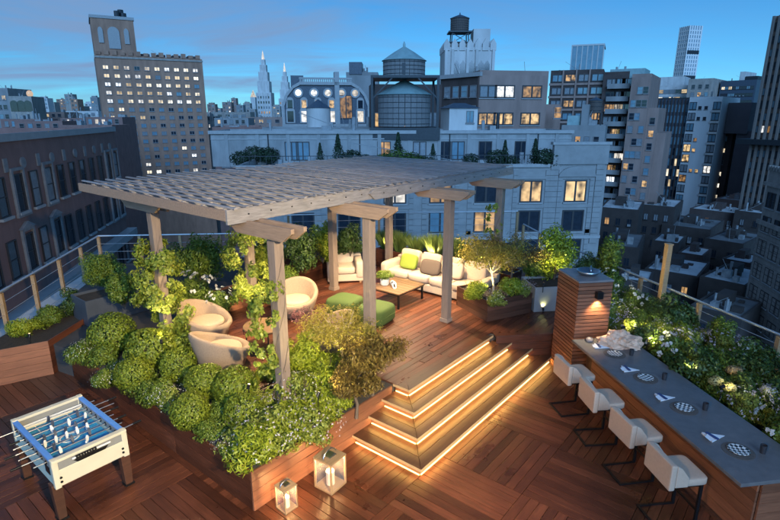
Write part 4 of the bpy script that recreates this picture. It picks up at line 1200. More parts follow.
# --- dark low roofs in the street valley on the right
BRICKK = mat('shade_toned_brick', (.055, .045, .043), .9, var=.25, scale=.6)  # brick darkened to stand in for the shade of the valley
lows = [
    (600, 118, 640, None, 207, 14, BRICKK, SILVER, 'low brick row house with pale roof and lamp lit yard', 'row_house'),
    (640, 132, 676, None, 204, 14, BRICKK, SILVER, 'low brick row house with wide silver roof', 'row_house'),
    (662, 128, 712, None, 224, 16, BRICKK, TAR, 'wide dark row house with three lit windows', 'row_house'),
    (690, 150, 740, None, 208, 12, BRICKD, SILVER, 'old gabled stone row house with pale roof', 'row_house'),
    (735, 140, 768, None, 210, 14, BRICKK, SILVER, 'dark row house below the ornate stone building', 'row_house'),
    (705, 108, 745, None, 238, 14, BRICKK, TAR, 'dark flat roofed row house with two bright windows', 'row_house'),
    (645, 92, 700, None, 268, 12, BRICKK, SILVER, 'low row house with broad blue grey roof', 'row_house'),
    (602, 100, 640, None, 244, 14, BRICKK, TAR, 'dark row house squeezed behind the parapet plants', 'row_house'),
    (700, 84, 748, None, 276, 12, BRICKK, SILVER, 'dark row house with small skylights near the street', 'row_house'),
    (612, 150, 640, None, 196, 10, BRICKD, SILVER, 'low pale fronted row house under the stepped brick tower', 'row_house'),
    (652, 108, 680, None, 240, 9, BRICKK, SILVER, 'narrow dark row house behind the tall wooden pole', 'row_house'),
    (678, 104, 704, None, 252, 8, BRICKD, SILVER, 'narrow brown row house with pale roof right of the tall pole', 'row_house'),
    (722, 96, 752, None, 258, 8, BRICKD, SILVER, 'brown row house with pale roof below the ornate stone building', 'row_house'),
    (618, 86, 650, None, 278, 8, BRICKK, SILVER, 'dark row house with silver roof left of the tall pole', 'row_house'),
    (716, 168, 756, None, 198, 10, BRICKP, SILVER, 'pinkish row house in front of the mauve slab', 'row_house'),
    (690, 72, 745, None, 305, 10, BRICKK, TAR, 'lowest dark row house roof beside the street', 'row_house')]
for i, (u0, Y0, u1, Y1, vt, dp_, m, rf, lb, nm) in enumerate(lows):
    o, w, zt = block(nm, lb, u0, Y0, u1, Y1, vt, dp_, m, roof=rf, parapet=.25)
    windows(o, .6, w - .6, max(2, int(w / 2.6)), zt - 2.2, 3.3, 3, 1.0, 1.6, .16, 'far2', mix=('dark', 'dark', 'curt'))
    q = MB(); rq = random.Random(i)
    for k in range(4):
        x, y = rq.uniform(1, w - 2), rq.uniform(2, dp_ - 3); s_ = rq.uniform(.5, 1.4)
        q.box(x, x + s_, y, y + s_, zt - .8, zt + rq.uniform(-.2, .9))
    q.build('chimneys', m, o)
    q = MB(); q.box(w * .3, w * .55, dp_ * .4, dp_ * .75, zt - .75, zt + 1.4); q.build('roof_hut', m, o)

# --- hazy far skyline
def far_block(u0, u1, vt, Y, m, lb, gp='far blocks on the skyline', nm='distant_building', steps_=0, cap=None, rows=3):
    o, w, zt = block(nm, lb, u0, Y, u1, Y, vt, w_depth(Y, u1 - u0), m, group=gp, parapet=.4)
    nwin = max(2, min(5, int((u1 - u0) / 3)))
    windows(o, w * .06, w * .94, nwin, zt - w / nwin * .25, max(3.2, w / nwin * .55), rows, w / nwin * .5, max(1.4, w / nwin * .26), .25, 'far', litk=('far', 'cool'))
    for k in range(steps_):
        f_ = .18 * (k + 1)
        MB().box(w * f_, w * (1 - f_), .5, w * .5, zt + (k * .5) * w * .35, zt + ((k + 1) * .5) * w * .35).build('setback', m, o)
    return o, w, zt
def w_depth(Y, du): return max(8, du / F * Y * .7)
LBF = 'small pale block on the far skyline'
fr_ = random.Random(21)
specs = [(38, 47, 98), (48, 54, 102), (56, 66, 99), (64, 72, 94), (70, 77, 99), (78, 84, 106), (30, 40, 104), (84, 92, 103), (90, 97, 97), (207, 215, 104), (213, 221, 108), (222, 231, 102), (231, 236, 98), (236, 243, 105), (243, 250, 103), (246, 255, 109), (272, 280, 106), (286, 292, 104)]
for i, (u0, u1, vt) in enumerate(specs):
    far_block(u0, u1, vt, fr_.uniform(420, 700), fr_.choice((BRICKP, LIMED, CONC, WHITEB, BRICKT)), LBF, steps_=fr_.choice((0, 0, 1)))
LBN = 'low pale roofed building in the middle distance'
for i, (u0, u1, vt, Y) in enumerate([(0, 40, 119, 150), (14, 62, 121, 130), (60, 84, 118, 170), (84, 122, 117, 160), (60, 112, 125, 110), (204, 216, 116, 240), (214, 248, 118, 200), (246, 292, 117, 230), (30, 64, 112, 260), (62, 98, 111, 300), (205, 250, 112, 330), (548, 562, 116, 260)]):
    far_block(u0, u1, vt, Y, BRICK if Y < 180 else fr_.choice((CONC, WHITEB, LIMED, BRICKP)), LBN if Y >= 180 else 'low brick building with pale roof beyond the red brick building', 'low roofs in the middle distance' if Y >= 180 else 'low brick buildings beyond the court', rows=2)
# arched hall with a lit dome on the left skyline
o, w, zt = block('arcaded_roof_hall', 'rooftop hall with three dark arches and a lit dome', 8, 230, 31, 232, 96, 14, LIMED)
aw = MB().prism_y([(-1.5, 0), (-1.5, 3)] + [(1.5 * math.cos(R(a_)), 3 + 1.5 * math.sin(R(a_))) for a_ in range(160, 0, -20)] + [(1.5, 3), (1.5, 0)], -.2, 0).mesh('arch', GLZ)
for x in (.2, .5, .8): put('arch', aw, o, (w * x, -.002, zt - 6.2))
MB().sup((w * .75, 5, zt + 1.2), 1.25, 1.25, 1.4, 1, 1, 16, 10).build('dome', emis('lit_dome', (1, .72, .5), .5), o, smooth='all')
o, w, zt = block('edge_skyline_block', 'grey stepped block at the left end of the skyline', -14, 240, 7, 240, 88, 16, CONC)
windows(o, 1, w - 1, 3, zt - 3, 4, 4, 1.8, 2, .2, 'far')
# twin spired towers
for i, (uc, vt, hw_, lb) in enumerate([(263, 88, 7.2, 'tall pale skyscraper with stepped crown and lit tip, taller of the twin spires'), (284.5, 94, 6.0, 'pale skyscraper with lit tip just left of the mansard')]):
    Y = 780
    p3 = at_y(uc, vt, Y); t_ = thing('spired_tower', lb, 'skyscraper', (p3.x, Y, ZG))
    zs = p3.z - ZG; m_ = hw_ * Y / F
    q = MB().box(-m_, m_, 0, m_ * 2, 0, zs - 6).build('shaft', WHITEB, t_)
    k = 1.0; z = zs - 6
    for f_ in (.78, .6, .42, .26):
        hh_ = (16 if i == 0 else 12) * f_ + 3
        MB().box(-m_ * f_, m_ * f_, m_ * (1 - f_), m_ * (1 + f_), z, z + hh_).build('setback', WHITEB, t_); z += hh_
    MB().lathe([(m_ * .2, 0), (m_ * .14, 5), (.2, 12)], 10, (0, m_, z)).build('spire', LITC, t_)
    q = MB()
    for x in np.linspace(-.85, .85, 6): q.box(m_ * x - .8, m_ * x + .8, -.6, 0, 0, zs - 7)
    q.build('piers', WHITEB, t_)
    fm = win_meshes('far', 2.6, 3.2)[3]
    for c in range(5):
        for r in range(9): put('window', fm[pick(.35, ('dark', 'curt'))], t_, (m_ * (-.68 + .34 * c), -.01, zs - 14 - r * 7))
o, w, zt = block('lit_obelisk_tower', 'slim brightly floodlit tower left of the twin spires', 250.2, 700, 255, 700, 97, 8, WHITEB)
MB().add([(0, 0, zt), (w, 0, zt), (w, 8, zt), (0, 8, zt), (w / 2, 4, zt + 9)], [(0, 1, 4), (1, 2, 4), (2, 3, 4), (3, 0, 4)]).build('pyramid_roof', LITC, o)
# bulk behind the mansard
o, w, zt = block('plain_rear_block', 'plain grey block with dark upper storey behind the mansard', 346, 130, 378, 130, 72, 14, CONC)
MB().box(w * .1, w * .5, -.3, 6, zt - .5, zt + 2.2).build('dark_storey', SLATE, o)
# ------------------------------------------------------------------ foliage
LB_BOX = leafmat('boxwood_leaf', (.10, .14, .012), (.27, .32, .035), .4, .25)
LB_MID = leafmat('mid_green_leaf', (.08, .125, .016), (.20, .27, .04), .45, .3)
LB_DARK = leafmat('dark_green_leaf', (.03, .06, .014), (.08, .13, .028), .45, .2)
LB_LIME = leafmat('lime_leaf', (.20, .26, .015), (.42, .46, .05), .45, .35)
LB_VINE = leafmat('vine_leaf', (.13, .19, .02), (.40, .42, .07), .45, .4)
LB_GOLD = leafmat('gold_maple_leaf', (.22, .19, .03), (.44, .36, .07), .5, .4)
LB_RUST = leafmat('rust_maple_leaf', (.11, .065, .018), (.27, .20, .045), .5, .35)
LB_PURP = leafmat('purple_leaf', (.16, .05, .06), (.30, .14, .13), .5, .35)
LB_SAGE = leafmat('sage_leaf', (.17, .21, .03), (.36, .40, .08), .5, .3)
LB_GRASS = leafmat('grass_blade', (.10, .16, .03), (.27, .33, .08), .5, .35)
FL_WHITE = leafmat('white_petal', (.55, .53, .50), (.75, .73, .70), .5, .3)
FL_LILAC = leafmat('lilac_petal', (.42, .36, .46), (.66, .62, .66), .5, .3)
FL_TAN = leafmat('tan_petal', (.42, .27, .12), (.60, .46, .25), .6, .3)
FL_YEL = leafmat('pale_yellow_petal', (.48, .42, .16), (.62, .56, .28), .6, .3)
PALEBARK = mat('pale_bark', (.42, .34, .24), .8, var=.25, scale=14, bump=.4)

def clump_points(n, ext, k, seed, rad=(.28, .5), flat=0.0, shell=.45):
    """leaf positions gathered in k overlapping clumps spread through an ellipsoid standing on z = 0"""
    rg = np.random.default_rng(seed)
    c = rg.normal(size=(k, 3)); c /= np.linalg.norm(c, axis=1, keepdims=True)
    c *= rg.uniform(.25, .78, (k, 1))
    r = rg.uniform(rad[0], rad[1], k)
    idx = rg.choice(k, n, p=r ** 2 / (r ** 2).sum())
    d = rg.normal(size=(n, 3)); d /= np.linalg.norm(d, axis=1, keepdims=True)
    rr_ = r[idx] * (1 - shell * rg.random(n) ** 1.5)
    p = c[idx] + d * rr_[:, None]
    nr = d + c[idx] * .5
    e = np.array(ext)
    p = p * e; nr = nr / e
    p[:, 2] += e[2] * .92
    keep = p[:, 2] > .01
    return p[keep], nr[keep]

PL = {}
def plant_mesh(key, n, ext, k, seed, size, aspect, m, droop=.2, jitter=.9, rad=(.28, .5), shell=.45):
    p, nr = clump_points(n, ext, k, seed, rad, shell=shell)
    PL[key] = (leaf_mesh('foliage', p, nr, size, aspect, m, seed, droop, jitter), ext)
def ball_mesh(key, n, r, seed, size, aspect, m):
    rg = np.random.default_rng(seed)
    d = rg.normal(size=(n, 3)); d /= np.linalg.norm(d, axis=1, keepdims=True)
    ph = rg.uniform(0, 6.28, 6); fr_q = rg.normal(size=(6, 3)) * 3.2
    lump = sum(np.sin(d @ fr_q[i] + ph[i]) for i in range(6)) * .028
    rr_ = r * (1 + lump) * (1 - .22 * rg.random(n) ** 2.2)
    p = d * rr_[:, None]; p[:, 2] = p[:, 2] * .92 + r * .86
    kp = p[:, 2] > .0
    PL[key] = (leaf_mesh('foliage', p[kp], d[kp], size, aspect, m, seed, 0, .8), (r, r, r))
def flower_mesh(key, n, ext, seed, size, m, petals=5, top=.1):
    rg = np.random.default_rng(seed)
    d = rg.normal(size=(n, 3)); d /= np.linalg.norm(d, axis=1, keepdims=True); d[:, 2] = np.abs(d[:, 2]) * .9 + top; d /= np.linalg.norm(d, axis=1, keepdims=True)
    c = d * rg.uniform(.84, 1.06, (n, 1)) * np.array(ext); c[:, 2] += ext[2] * .92
    P_ = np.repeat(c, petals, 0); D_ = np.repeat(d, petals, 0)
    off = rg.normal(size=P_.shape); off -= D_ * (off * D_).sum(1, keepdims=True); off /= np.linalg.norm(off, axis=1, keepdims=True)
    P_ = P_ + off * size * .45
    PL[key] = (leaf_mesh('blossoms', P_, D_, (size * .7, size * 1.0), .8, m, seed, 0, .6), ext)

ball_mesh('box1', 5600, .36, 1, (.020, .050), .62, LB_BOX)
ball_mesh('box2', 5200, .34, 2, (.020, .050), .62, LB_BOX)
plant_mesh('leafy', 4200, (.42, .42, .34), 26, 3, (.04, .075), .5, LB_MID)
plant_mesh('leafy2', 4200, (.46, .40, .38), 22, 4, (.045, .085), .5, LB_MID)
plant_mesh('dark', 4600, (.5, .5, .45), 24, 5, (.05, .09), .5, LB_DARK)
plant_mesh('dark2', 4200, (.45, .5, .5), 20, 6, (.05, .085), .45, LB_DARK)
plant_mesh('lime', 4200, (.42, .42, .36), 24, 7, (.04, .07), .45, LB_LIME)
plant_mesh('lime2', 4200, (.40, .46, .40), 20, 8, (.045, .08), .45, LB_LIME)
plant_mesh('sage', 6200, (.58, .5, .36), 34, 9, (.03, .055), .55, LB_SAGE, rad=(.2, .38))
plant_mesh('sage2', 4600, (.45, .42, .32), 26, 10, (.03, .055), .55, LB_SAGE, rad=(.2, .4))
plant_mesh('fluffy', 6500, (.62, .62, .8), 34, 11, (.06, .11), .3, LB_MID, droop=.8, rad=(.22, .42))
plant_mesh('bright', 6500, (.60, .60, .75), 34, 12, (.055, .10), .42, LB_LIME, droop=.4, rad=(.2, .4))
plant_mesh('upright', 4200, (.34, .34, .7), 26, 13, (.05, .09), .42, LB_MID, droop=.3, rad=(.2, .42))
plant_mesh('feath', 4200, (.5, .46, .42), 40, 15, (.05, .13), .22, LB_LIME, droop=.3, jitter=1.3, rad=(.15, .4))
flower_mesh('fl_sage', 150, (.60, .52, .38), 21, .019, FL_LILAC)
flower_mesh('fl_sage2', 80, (.46, .43, .33), 22, .020, FL_WHITE)
flower_mesh('fl_rose', 16, (.46, .46, .42), 23, .075, FL_WHITE, 9)
flower_mesh('fl_mix', 70, (.46, .44, .38), 24, .028, FL_LILAC)
stem_me = MB()
rq = random.Random(2)
for k in range(7):
    a_ = rq.random() * 6.28; r_ = rq.uniform(.1, .3)
    stem_me.tube([(0, 0, 0), (math.cos(a_) * r_ * .4, math.sin(a_) * r_ * .4, .22), (math.cos(a_) * r_, math.sin(a_) * r_, .5)], [.016, .011, .005], 5)
stem_me = stem_me.mesh('stems', BARK, smooth=True)

prng = random.Random(31)
def plant(name, label, cat, loc, key, scale=1.0, flowers=None, group=None, zs=1.0):
    t_ = thing(name, label, cat, loc, prng.random() * 6.28, group)
    sc3 = (scale, scale, scale * zs)
    put('foliage', PL[key][0], t_, scale=sc3)
    put('stems', stem_me, t_, scale=(scale, scale, scale * zs))
    if flowers: put('blossoms', PL[flowers][0], t_, scale=sc3)
    return t_
def plant_px(name, label, cat, u, v, rpx, z0, key, flowers=None, group=None, zs=1.0, lift=None):
    """plant whose middle is seen at (u, v) with a radius of rpx, standing on a bed at height z0"""
    ext = PL[key][1]; r0 = max(ext[0], ext[1])
    sc_ = .7
    for _ in range(6):
        zc_ = z0 + ext[2] * .92 * sc_ * zs
        p = at_z(u, v, zc_)
        dep = p.y * math.cos(PITCH) - (p.z - H) * math.sin(PITCH)
        sc_ = rpx * dep / F / r0
    return plant(name, label, cat, (p.x, p.y, z0 - .02), key, sc_, flowers, group, zs)

# --- planting along the front and left of the raised terrace
SZ = .57
BXL = 'rounded clipped boxwood ball in the planter beside the football table'
for u, v, r, k in [(112, 331, 20, 'box1'), (150, 346, 21, 'box2'), (205, 379, 18, 'box1'), (236, 386, 20, 'box2'), (190, 408, 18, 'box1'), (244, 408, 18, 'box2'), (178, 362, 17, 'box2'), (132, 372, 16, 'box1')]:
    plant_px('boxwood_ball', BXL, 'shrub', u, v, r * 1.08, SZ + .06, k, group='boxwood balls along the planter')
LFL = 'loose leafy shrub between the boxwood balls'
for u, v, r, k, f in [(82, 352, 16, 'leafy', 'fl_sage2'), (104, 378, 15, 'leafy2', 'fl_sage2'), (170, 345, 22, 'leafy', None), (160, 392, 18, 'leafy2', 'fl_sage2'), (215, 412, 16, 'leafy', None)]:
    plant_px('leafy_shrub', LFL, 'shrub', u, v, r, SZ - .02, k, f, 'leafy shrubs along the planter')
FILL = {'leafy': ('low leafy green filler plant along the planter edge', 'leafy filler plants along the planter edge'), 'leafy2': ('low broad leaved filler plant along the planter edge', 'broad filler plants along the planter edge'),
        'sage2': ('low pale green filler plant with tiny white flowers along the planter edge', 'flowering filler plants along the planter edge'), 'lime': ('low lime green filler plant in the front planter', 'lime filler plants in the front planter')}
for i_ in range(11):
    for s_ in (-1.12, -.45):
        p = W(s_ + random.uniform(-.05, .05), -.62 + i_ * .52 + random.uniform(-.08, .08), SZ - .12)
        k_ = ('leafy', 'leafy2', 'sage2')[(i_ + (s_ < -.6)) % 3]
        plant('filler_shrub', FILL[k_][0], 'shrub', p, k_, random.uniform(.55, .85) if s_ < -.6 else random.uniform(.5, .7), ('fl_sage2' if k_ == 'sage2' else None), FILL[k_][1])
for s_, t_ in ((.2, -.5), (.75, -.45), (.2, .2), (.7, .3), (1.2, -.4), (1.3, .3), (-.2, .5)):
    k_ = ('sage2', 'lime')[int(s_ * 10) % 2]
    plant('filler_shrub', FILL[k_][0].replace('along the planter edge', 'in the front planter').replace(' with tiny white flowers', ''), 'shrub', W(s_, t_, SZ - .04), k_, random.uniform(.65, .8), None, FILL[k_][1].replace('along the planter edge', 'in the front planter'))
plant('flowering_mound', 'pale green mound with tiny flowers spilling over the planter corner board', 'flowers', W(-1.0, -.62, SZ - .14), 'feath', 1.0, 'fl_sage2')
plant('flowering_mound', 'pale green mound hanging over the front board above the small lantern', 'flowers', W(-.35, -.66, SZ - .12), 'feath', .9, None)
plant('feathery_shrub', 'feathery yellow green shrub spilling over the front board left of the larger lantern', 'shrub', W(.15, -.62, SZ - .1), 'feath', .8)
plant_px('flowering_mound', 'broad mound of tiny lilac flowers spilling over the planter corner', 'flowers', 268, 428, 44, SZ - .1, 'sage', 'fl_sage')
plant_px('flowering_mound', 'smaller pale flowering mound behind the spilling lilac flowers', 'flowers', 296, 392, 30, SZ, 'sage2', 'fl_sage2')
plant_px('flowering_mound', 'pale flowering mound near the front planter board by the small lantern', 'flowers', 310, 425, 30, SZ - .08, 'sage2', 'fl_sage')
plant_px('lime_shrub', 'bright lime shrub lit from within beside the gold maple', 'shrub', 318, 385, 25, SZ, 'lime')
plant_px('lime_shrub', 'glowing lime shrub under the gold maple trunk', 'shrub', 336, 398, 20, SZ, 'lime2')
plant_px('lime_shrub', 'low yellow green shrub at the front pergola post', 'shrub', 292, 362, 22, SZ, 'lime2')
plant_px('lime_shrub', 'tall yellow green shrub wrapped round the front corner post', 'shrub', 300, 356, 26, SZ + .05, 'bright', zs=.9)
plant_px('lime_shrub', 'loose yellow green shrub left of the gold maple trunk', 'shrub', 326, 366, 20, SZ, 'lime', zs=1.2)
plant_px('lime_shrub', 'small yellow green shrub behind the front pergola post', 'shrub', 266, 372, 14, SZ, 'lime')

def branchy(seed, h, spread, n, base_r):
    rg = random.Random(seed); q = MB(); tips = []
    fork = Vector((rg.uniform(-.06, .06), rg.uniform(-.06, .06), h * .45))
    q.tube([(0, 0, -.1), (fork.x * .4 + .03, fork.y * .4, h * .22), fork], [base_r, base_r * .85, base_r * .7], 8)
    for k in range(n):
        a_ = 6.283 * k / n + rg.uniform(-.3, .3); r_ = spread * rg.uniform(.6, 1)
        m1 = fork + Vector((math.cos(a_) * r_ * .45, math.sin(a_) * r_ * .45, h * rg.uniform(.2, .38)))
        e1 = fork + Vector((math.cos(a_) * r_, math.sin(a_) * r_, h * rg.uniform(.28, .58)))
        q.tube([fork, m1, e1], [base_r * .55, base_r * .36, base_r * .12], 6)
        tips += [m1, e1, (m1 + e1) / 2]
        for _ in range(2):
            b2 = a_ + rg.uniform(-.8, .8); e2 = m1 + Vector((math.cos(b2) * r_ * .45, math.sin(b2) * r_ * .45, h * rg.uniform(.05, .25)))
            q.tube([m1, e2], [base_r * .3, base_r * .1], 5); tips.append(e2)
    return q, tips
def maple(name, label, loc, seed, h, spread, m, n=7, leaves=3600, size=(.045, .085), rz=0.0, droop=1.0, br=.03):
    q_, tips = branchy(seed, h, spread, n, br); tr_ = q_.mesh('trunk', PALEBARK if m is LB_GOLD else BARK, smooth=True)
    rg = np.random.default_rng(seed)
    tp = np.array([tuple(t_) for t_ in tips]); idx = rg.integers(0, len(tp), leaves)
    d = rg.normal(size=(leaves, 3)); d /= np.linalg.norm(d, axis=1, keepdims=True)
    r_ = rg.random(leaves) ** .6
    P_ = tp[idx] + d * r_[:, None] * np.array([spread * .34, spread * .34, h * .17]) - np.array([0, 0, .02])
    N_ = d * .4 + np.array([0, 0, 1.0])
    fo = leaf_mesh('crown', P_, N_, size, .32, m, seed, droop, .9)
    t_ = thing(name, label, 'tree', loc, rz)
    put('trunk', tr_, t_); put('crown', fo, t_)
    return t_
pm = at_z(343, 372, SZ)
maple('gold_maple', 'small gold leaved japanese maple with pale trunk in the front planter', (pm.x, pm.y, SZ), 3, 1.05, .72, LB_GOLD, 9, 5200)
pm = at_z(376, 405, SZ)
maple('rust_maple', 'weeping rust brown laceleaf maple beside the steps', (pm.x - .08, pm.y + .22, SZ), 5, .95, .52, LB_RUST, 9, 8000, (.045, .085), droop=2.0)
pm = at_z(362, 420, SZ)
maple('rust_maple', 'low rust brown laceleaf maple hanging over the planter front', (pm.x - .1, pm.y + .2, SZ), 8, .66, .42, LB_RUST, 9, 6500, (.04, .075), droop=2.0)
pm = at_z(310, 352, SZ)
maple('purple_maple', 'slender purple leaved maple spray beside the front pergola post', (pm.x, pm.y, SZ), 12, .85, .42, LB_PURP, 5, 1100, (.05, .08))

# --- climbing vines on the pergola posts
def vine(label, s, t, z0, z1, r, n, seed, m=LB_VINE, side=(0, 0), size=(.05, .09)):
    rg = np.random.default_rng(seed)
    kc = 64
    zc_ = np.sort(rg.random(kc)) * .94; ac = rg.random(kc) * 6.283; rc = r * rg.uniform(.25, 1.0, kc) * (.6 + .4 * np.sin(zc_ * 3.1 + .3))
    cr_ = r * rg.uniform(.18, .48, kc)
    ix = rg.choice(kc, n, p=cr_ ** 2 / (cr_ ** 2).sum())
    d = rg.normal(size=(n, 3)); d /= np.linalg.norm(d, axis=1, keepdims=True)
    P_ = np.stack([(.08 + rc[ix]) * np.cos(ac[ix]) + side[0], (.08 + rc[ix]) * np.sin(ac[ix]) + side[1], zc_[ix] * (z1 - z0)], 1) + d * (cr_[ix] * rg.random(n) ** .5)[:, None] * np.array([.8, .8, 1.0])
    P_[:, 2] = np.maximum(P_[:, 2], 0)
    N_ = d * .6 + np.stack([np.cos(ac[ix]), np.sin(ac[ix]), np.full(n, .3)], 1)
    p = W(s, t, z0)
    t_ = thing('climbing_vine', label, 'vine', (p.x, p.y, z0), TA)
    put('leaves', leaf_mesh('leaves', P_, N_, size, .55, m, seed, .8, .9), t_)
    q = MB()
    for k in range(3):
        pts = [(.115 * math.cos(k * 2.1 + i * .8), .115 * math.sin(k * 2.1 + i * .8), (z1 - z0) * i / 9) for i in range(10)]
        q.tube(pts, [.006 - .0004 * i for i in range(10)], 5)
    q.build('stem', BARK, t_, smooth=True)
vine('thick lit vine climbing the pergola post behind the boxwood balls', 0, 3.6, .60, 3.0, .46, 6800, 1, side=(-.05, -.12))
vine('bushy glowing vine wrapping the pergola post behind the tub chairs', 2.1, 3.6, 1.0, 3.45, .50, 8000, 2)
vine('thin vine trailing down the front corner pergola post', 0, 0.0, .60, 3.2, .24, 2200, 3, side=(-.14, .14))
vine('narrow vine on the far pergola post above the gold maple', 7.1, 0.0, .9, 3.2, .17, 1100, 4, side=(-.05, .12))

# ------------------------------------------------------------------ lounge furniture
def sofa(name, label, s, t, rz, width, seats, group=None):
    p = W(s, t, ZU)
    o = thing(name, label, 'sofa' if seats > 1 else 'armchair', p, rz, group)
    hw_ = width / 2
    MB().box(0.02, .92, -hw_, hw_, .05, .26).build('base', BEIGE, o, bevel=.03)
    MB().box(.78, .95, -hw_, hw_, .27, .66).build('back_frame', BEIGE, o, bevel=.04)
    for sg in (-1, 1):
        superbox((.42, sg * (hw_ - .10), .36), .43, .11, .25, .3).build('arm', BEIGE, o, smooth='all')
    iw = (width - .42) / seats
    for k in range(seats):
        y = -hw_ + .21 + iw * (k + .5)
        superbox((.36, y, .36), .37, iw * .495, .10, .32).build('seat_cushion', BEIGE, o, smooth='all')
        b_ = superbox((0, 0, 0), .11, iw * .47, .26, .38).build('back_cushion', BEIGE, o, smooth='all')
        b_.location = (.70, y, .66); b_.rotation_euler = (0, R(14), R(random.uniform(-4, 4)))
    for sx in (.08, .86):
        for sy in (-1, 1): MB().box(sx - .03, sx + .03, sy * (hw_ - .08) - .03, sy * (hw_ - .08) + .03, 0, .06).build('leg', TEAK, o)
    return o
sofa('sofa', 'long beige outdoor sofa with plump back cushions under the pergola', 6.0, 1.42, TA, 3.2, 4)
sofa('armchair', 'beige armchair between the pergola posts left of the coffee table', 5.32, 3.72, R(98), 1.0, 1)
def pillow(label, s, t, z, m, w=.27):
    p = W(s, t, z)
    o = put('throw_pillow', superbox((0, 0, 0), .085, w, .21, .5).mesh('throw_pillow', m, smooth='all'), None, p)
    o.rotation_euler = (0, R(24), TA + R(random.uniform(-8, 8)))
    tag(o, label, 'pillow')
pillow('bright lime green throw pillow leaning on the beige sofa', 6.38, 2.30, ZU + .66, LIMEC)
pillow('dark brown throw pillow leaning on the beige sofa', 6.34, 1.55, ZU + .64, BROWNC, .3)
pillow('plain beige throw pillow on the beige sofa near the far maple', 6.40, .85, ZU + .66, BEIGE)

ct = thing('coffee_table', 'low square teak coffee table with dark metal legs', 'coffee table', W(5.15, 1.75, ZU), TA)
for k in range(7):
    MB().box(-.54 + k * .155, -.54 + k * .155 + .148, -.48, .48, .37, .40).build('slat', WALNUT, ct, bevel=.004)
MB().box(-.52, .52, -.46, .46, .335, .369).build('frame', BLACKM, ct)
for sx in (-1, 1):
    for sy in (-1, 1): MB().box(sx * .49 - .02, sx * .49 + .02, sy * .43 - .02, sy * .43 + .02, 0, .335).build('leg', BLACKM, ct)
pp = W(4.98, 2.02, ZU + .401)
pt = thing('potted_plant', 'round leafy plant in a white pot on the coffee table', 'potted plant', pp)
MB().lathe([(.09, 0), (.115, .03), (.12, .17), (.105, .17), (.10, .13), (0, .13)], 24).build('pot', WHITE, pt, smooth=True)
put('foliage', PL['leafy'][0], pt, (0, 0, .13), scale=(.52, .52, .42))
dk = thing('chain_ornament', 'small black and white chain link ornament beside the white pot', 'ornament', W(4.95, 1.72, ZU + .401), TA)
for k in range(3):
    q = MB()
    pts = [(.055 * math.cos(a_), .075 * math.sin(a_), 0) for a_ in np.linspace(0, 6.283, 17)]
    q.tube(pts, .018, 8)
    o = q.build('link', WHITE if k % 2 == 0 else BLACKM, dk, smooth=True); o.location = (k * .07 - .03, -.06 + .07 * k, .06); o.rotation_euler = (R(70), R(20 * k), R(50 * k))
def poufm(): return superbox((0, 0, .21), .37, .37, .21, .42).mesh('cushion', GREENP, smooth='all')
pm_ = poufm()
for s, t, lb in ((3.62, 2.12, 'green fabric pouf on the side of the tub chairs'), (3.70, 1.22, 'green fabric pouf nearest the gold maple')):
    o = thing('pouf', lb, 'pouf', W(s, t, ZU), TA + R(8)); put('cushion', pm_, o, (0, 0, .02)); MB().box(-.28, .28, -.28, .28, 0, .03).build('base', BLACKM, o)
    q = MB(); q.tube([(.37 * math.copysign(abs(math.cos(a_)) ** .42, math.cos(a_)), .37 * math.copysign(abs(math.sin(a_)) ** .42, math.sin(a_)), .23) for a_ in np.linspace(0, 6.283, 49)], .008, 5); q.build('piping', GREENP, o)

def tub_mesh():
    n = 40; q = MB(); vs_ = []
    prof_n = 9
    for j in range(n):
        a_ = 2 * math.pi * j / n
        bk_ = (1 - math.cos(a_)) / 2                  # 0 at the front (+x), 1 at the back
        h = .36 + .40 * bk_ ** 1.3
        rim = .50 + .05 * bk_
        pr = [(.34, .03), (.40, .05), (.46, .22), (rim + .02, h - .04), (rim, h + .02), (rim - .05, h + .03), (rim - .09, h - .02), (.40, .36 if h > .40 else h - .03), (.36, .30)]
        vs_ += [(r_ * math.cos(a_), r_ * math.sin(a_), z) for r_, z in pr]
    fs = [(j * prof_n + i, ((j + 1) % n) * prof_n + i, ((j + 1) % n) * prof_n + i + 1, j * prof_n + i + 1) for j in range(n) for i in range(prof_n - 1)]
    fs += [tuple(j * prof_n for j in range(n))[::-1], tuple(j * prof_n + prof_n - 1 for j in range(n))]
    q.add(vs_, fs); return q.mesh('shell', WICKER, smooth='all')
tub_me = tub_mesh(); tubc = MB().sup((0.0, 0, .36), .36, .36, .075, .5, 1.0, 32, 10).mesh('seat_cushion', TANC, smooth='all')
tubb = MB().cyl((0, 0, 0), (0, 0, .04), .33, n=24).mesh('plinth', BLACKM)
for s, t, f, lb in [(.78, 3.42, -62, 'woven tub chair with cushion beside the lit vine post'), (.22, 2.02, -4, 'woven tub chair seen from behind the boxwood balls'), (2.85, 3.0, 215, 'woven tub chair half hidden by the front corner post'), (1.95, 1.02, 140, 'woven tub chair behind the gold maple')]:
    o = thing('tub_chair', lb, 'armchair', W(s, t, ZU + .001), TA + R(f), 'tub chairs round the small table')
    put('shell', tub_me, o); put('seat_cushion', tubc, o); put('plinth', tubb, o)
rt_ = thing('round_table', 'round low teak table with thin black legs between the tub chairs', 'table', W(1.28, 2.12, ZU))
MB().lathe([(.42, .44), (.43, .455), (.42, .47), (0, .47)], 36).build('table_top', WALNUT, rt_, smooth=True)
MB().lathe([(.40, .415), (.405, .439), (.37, .439), (.37, .415)], 36, close=False).build('ring', BLACKM, rt_)
for k in range(4):
    a_ = k * 1.571 + .4
    MB().bar((.37 * math.cos(a_), .37 * math.sin(a_), 0), (.37 * math.cos(a_), .37 * math.sin(a_), .43), .022, .022).build('leg', BLACKM, rt_)

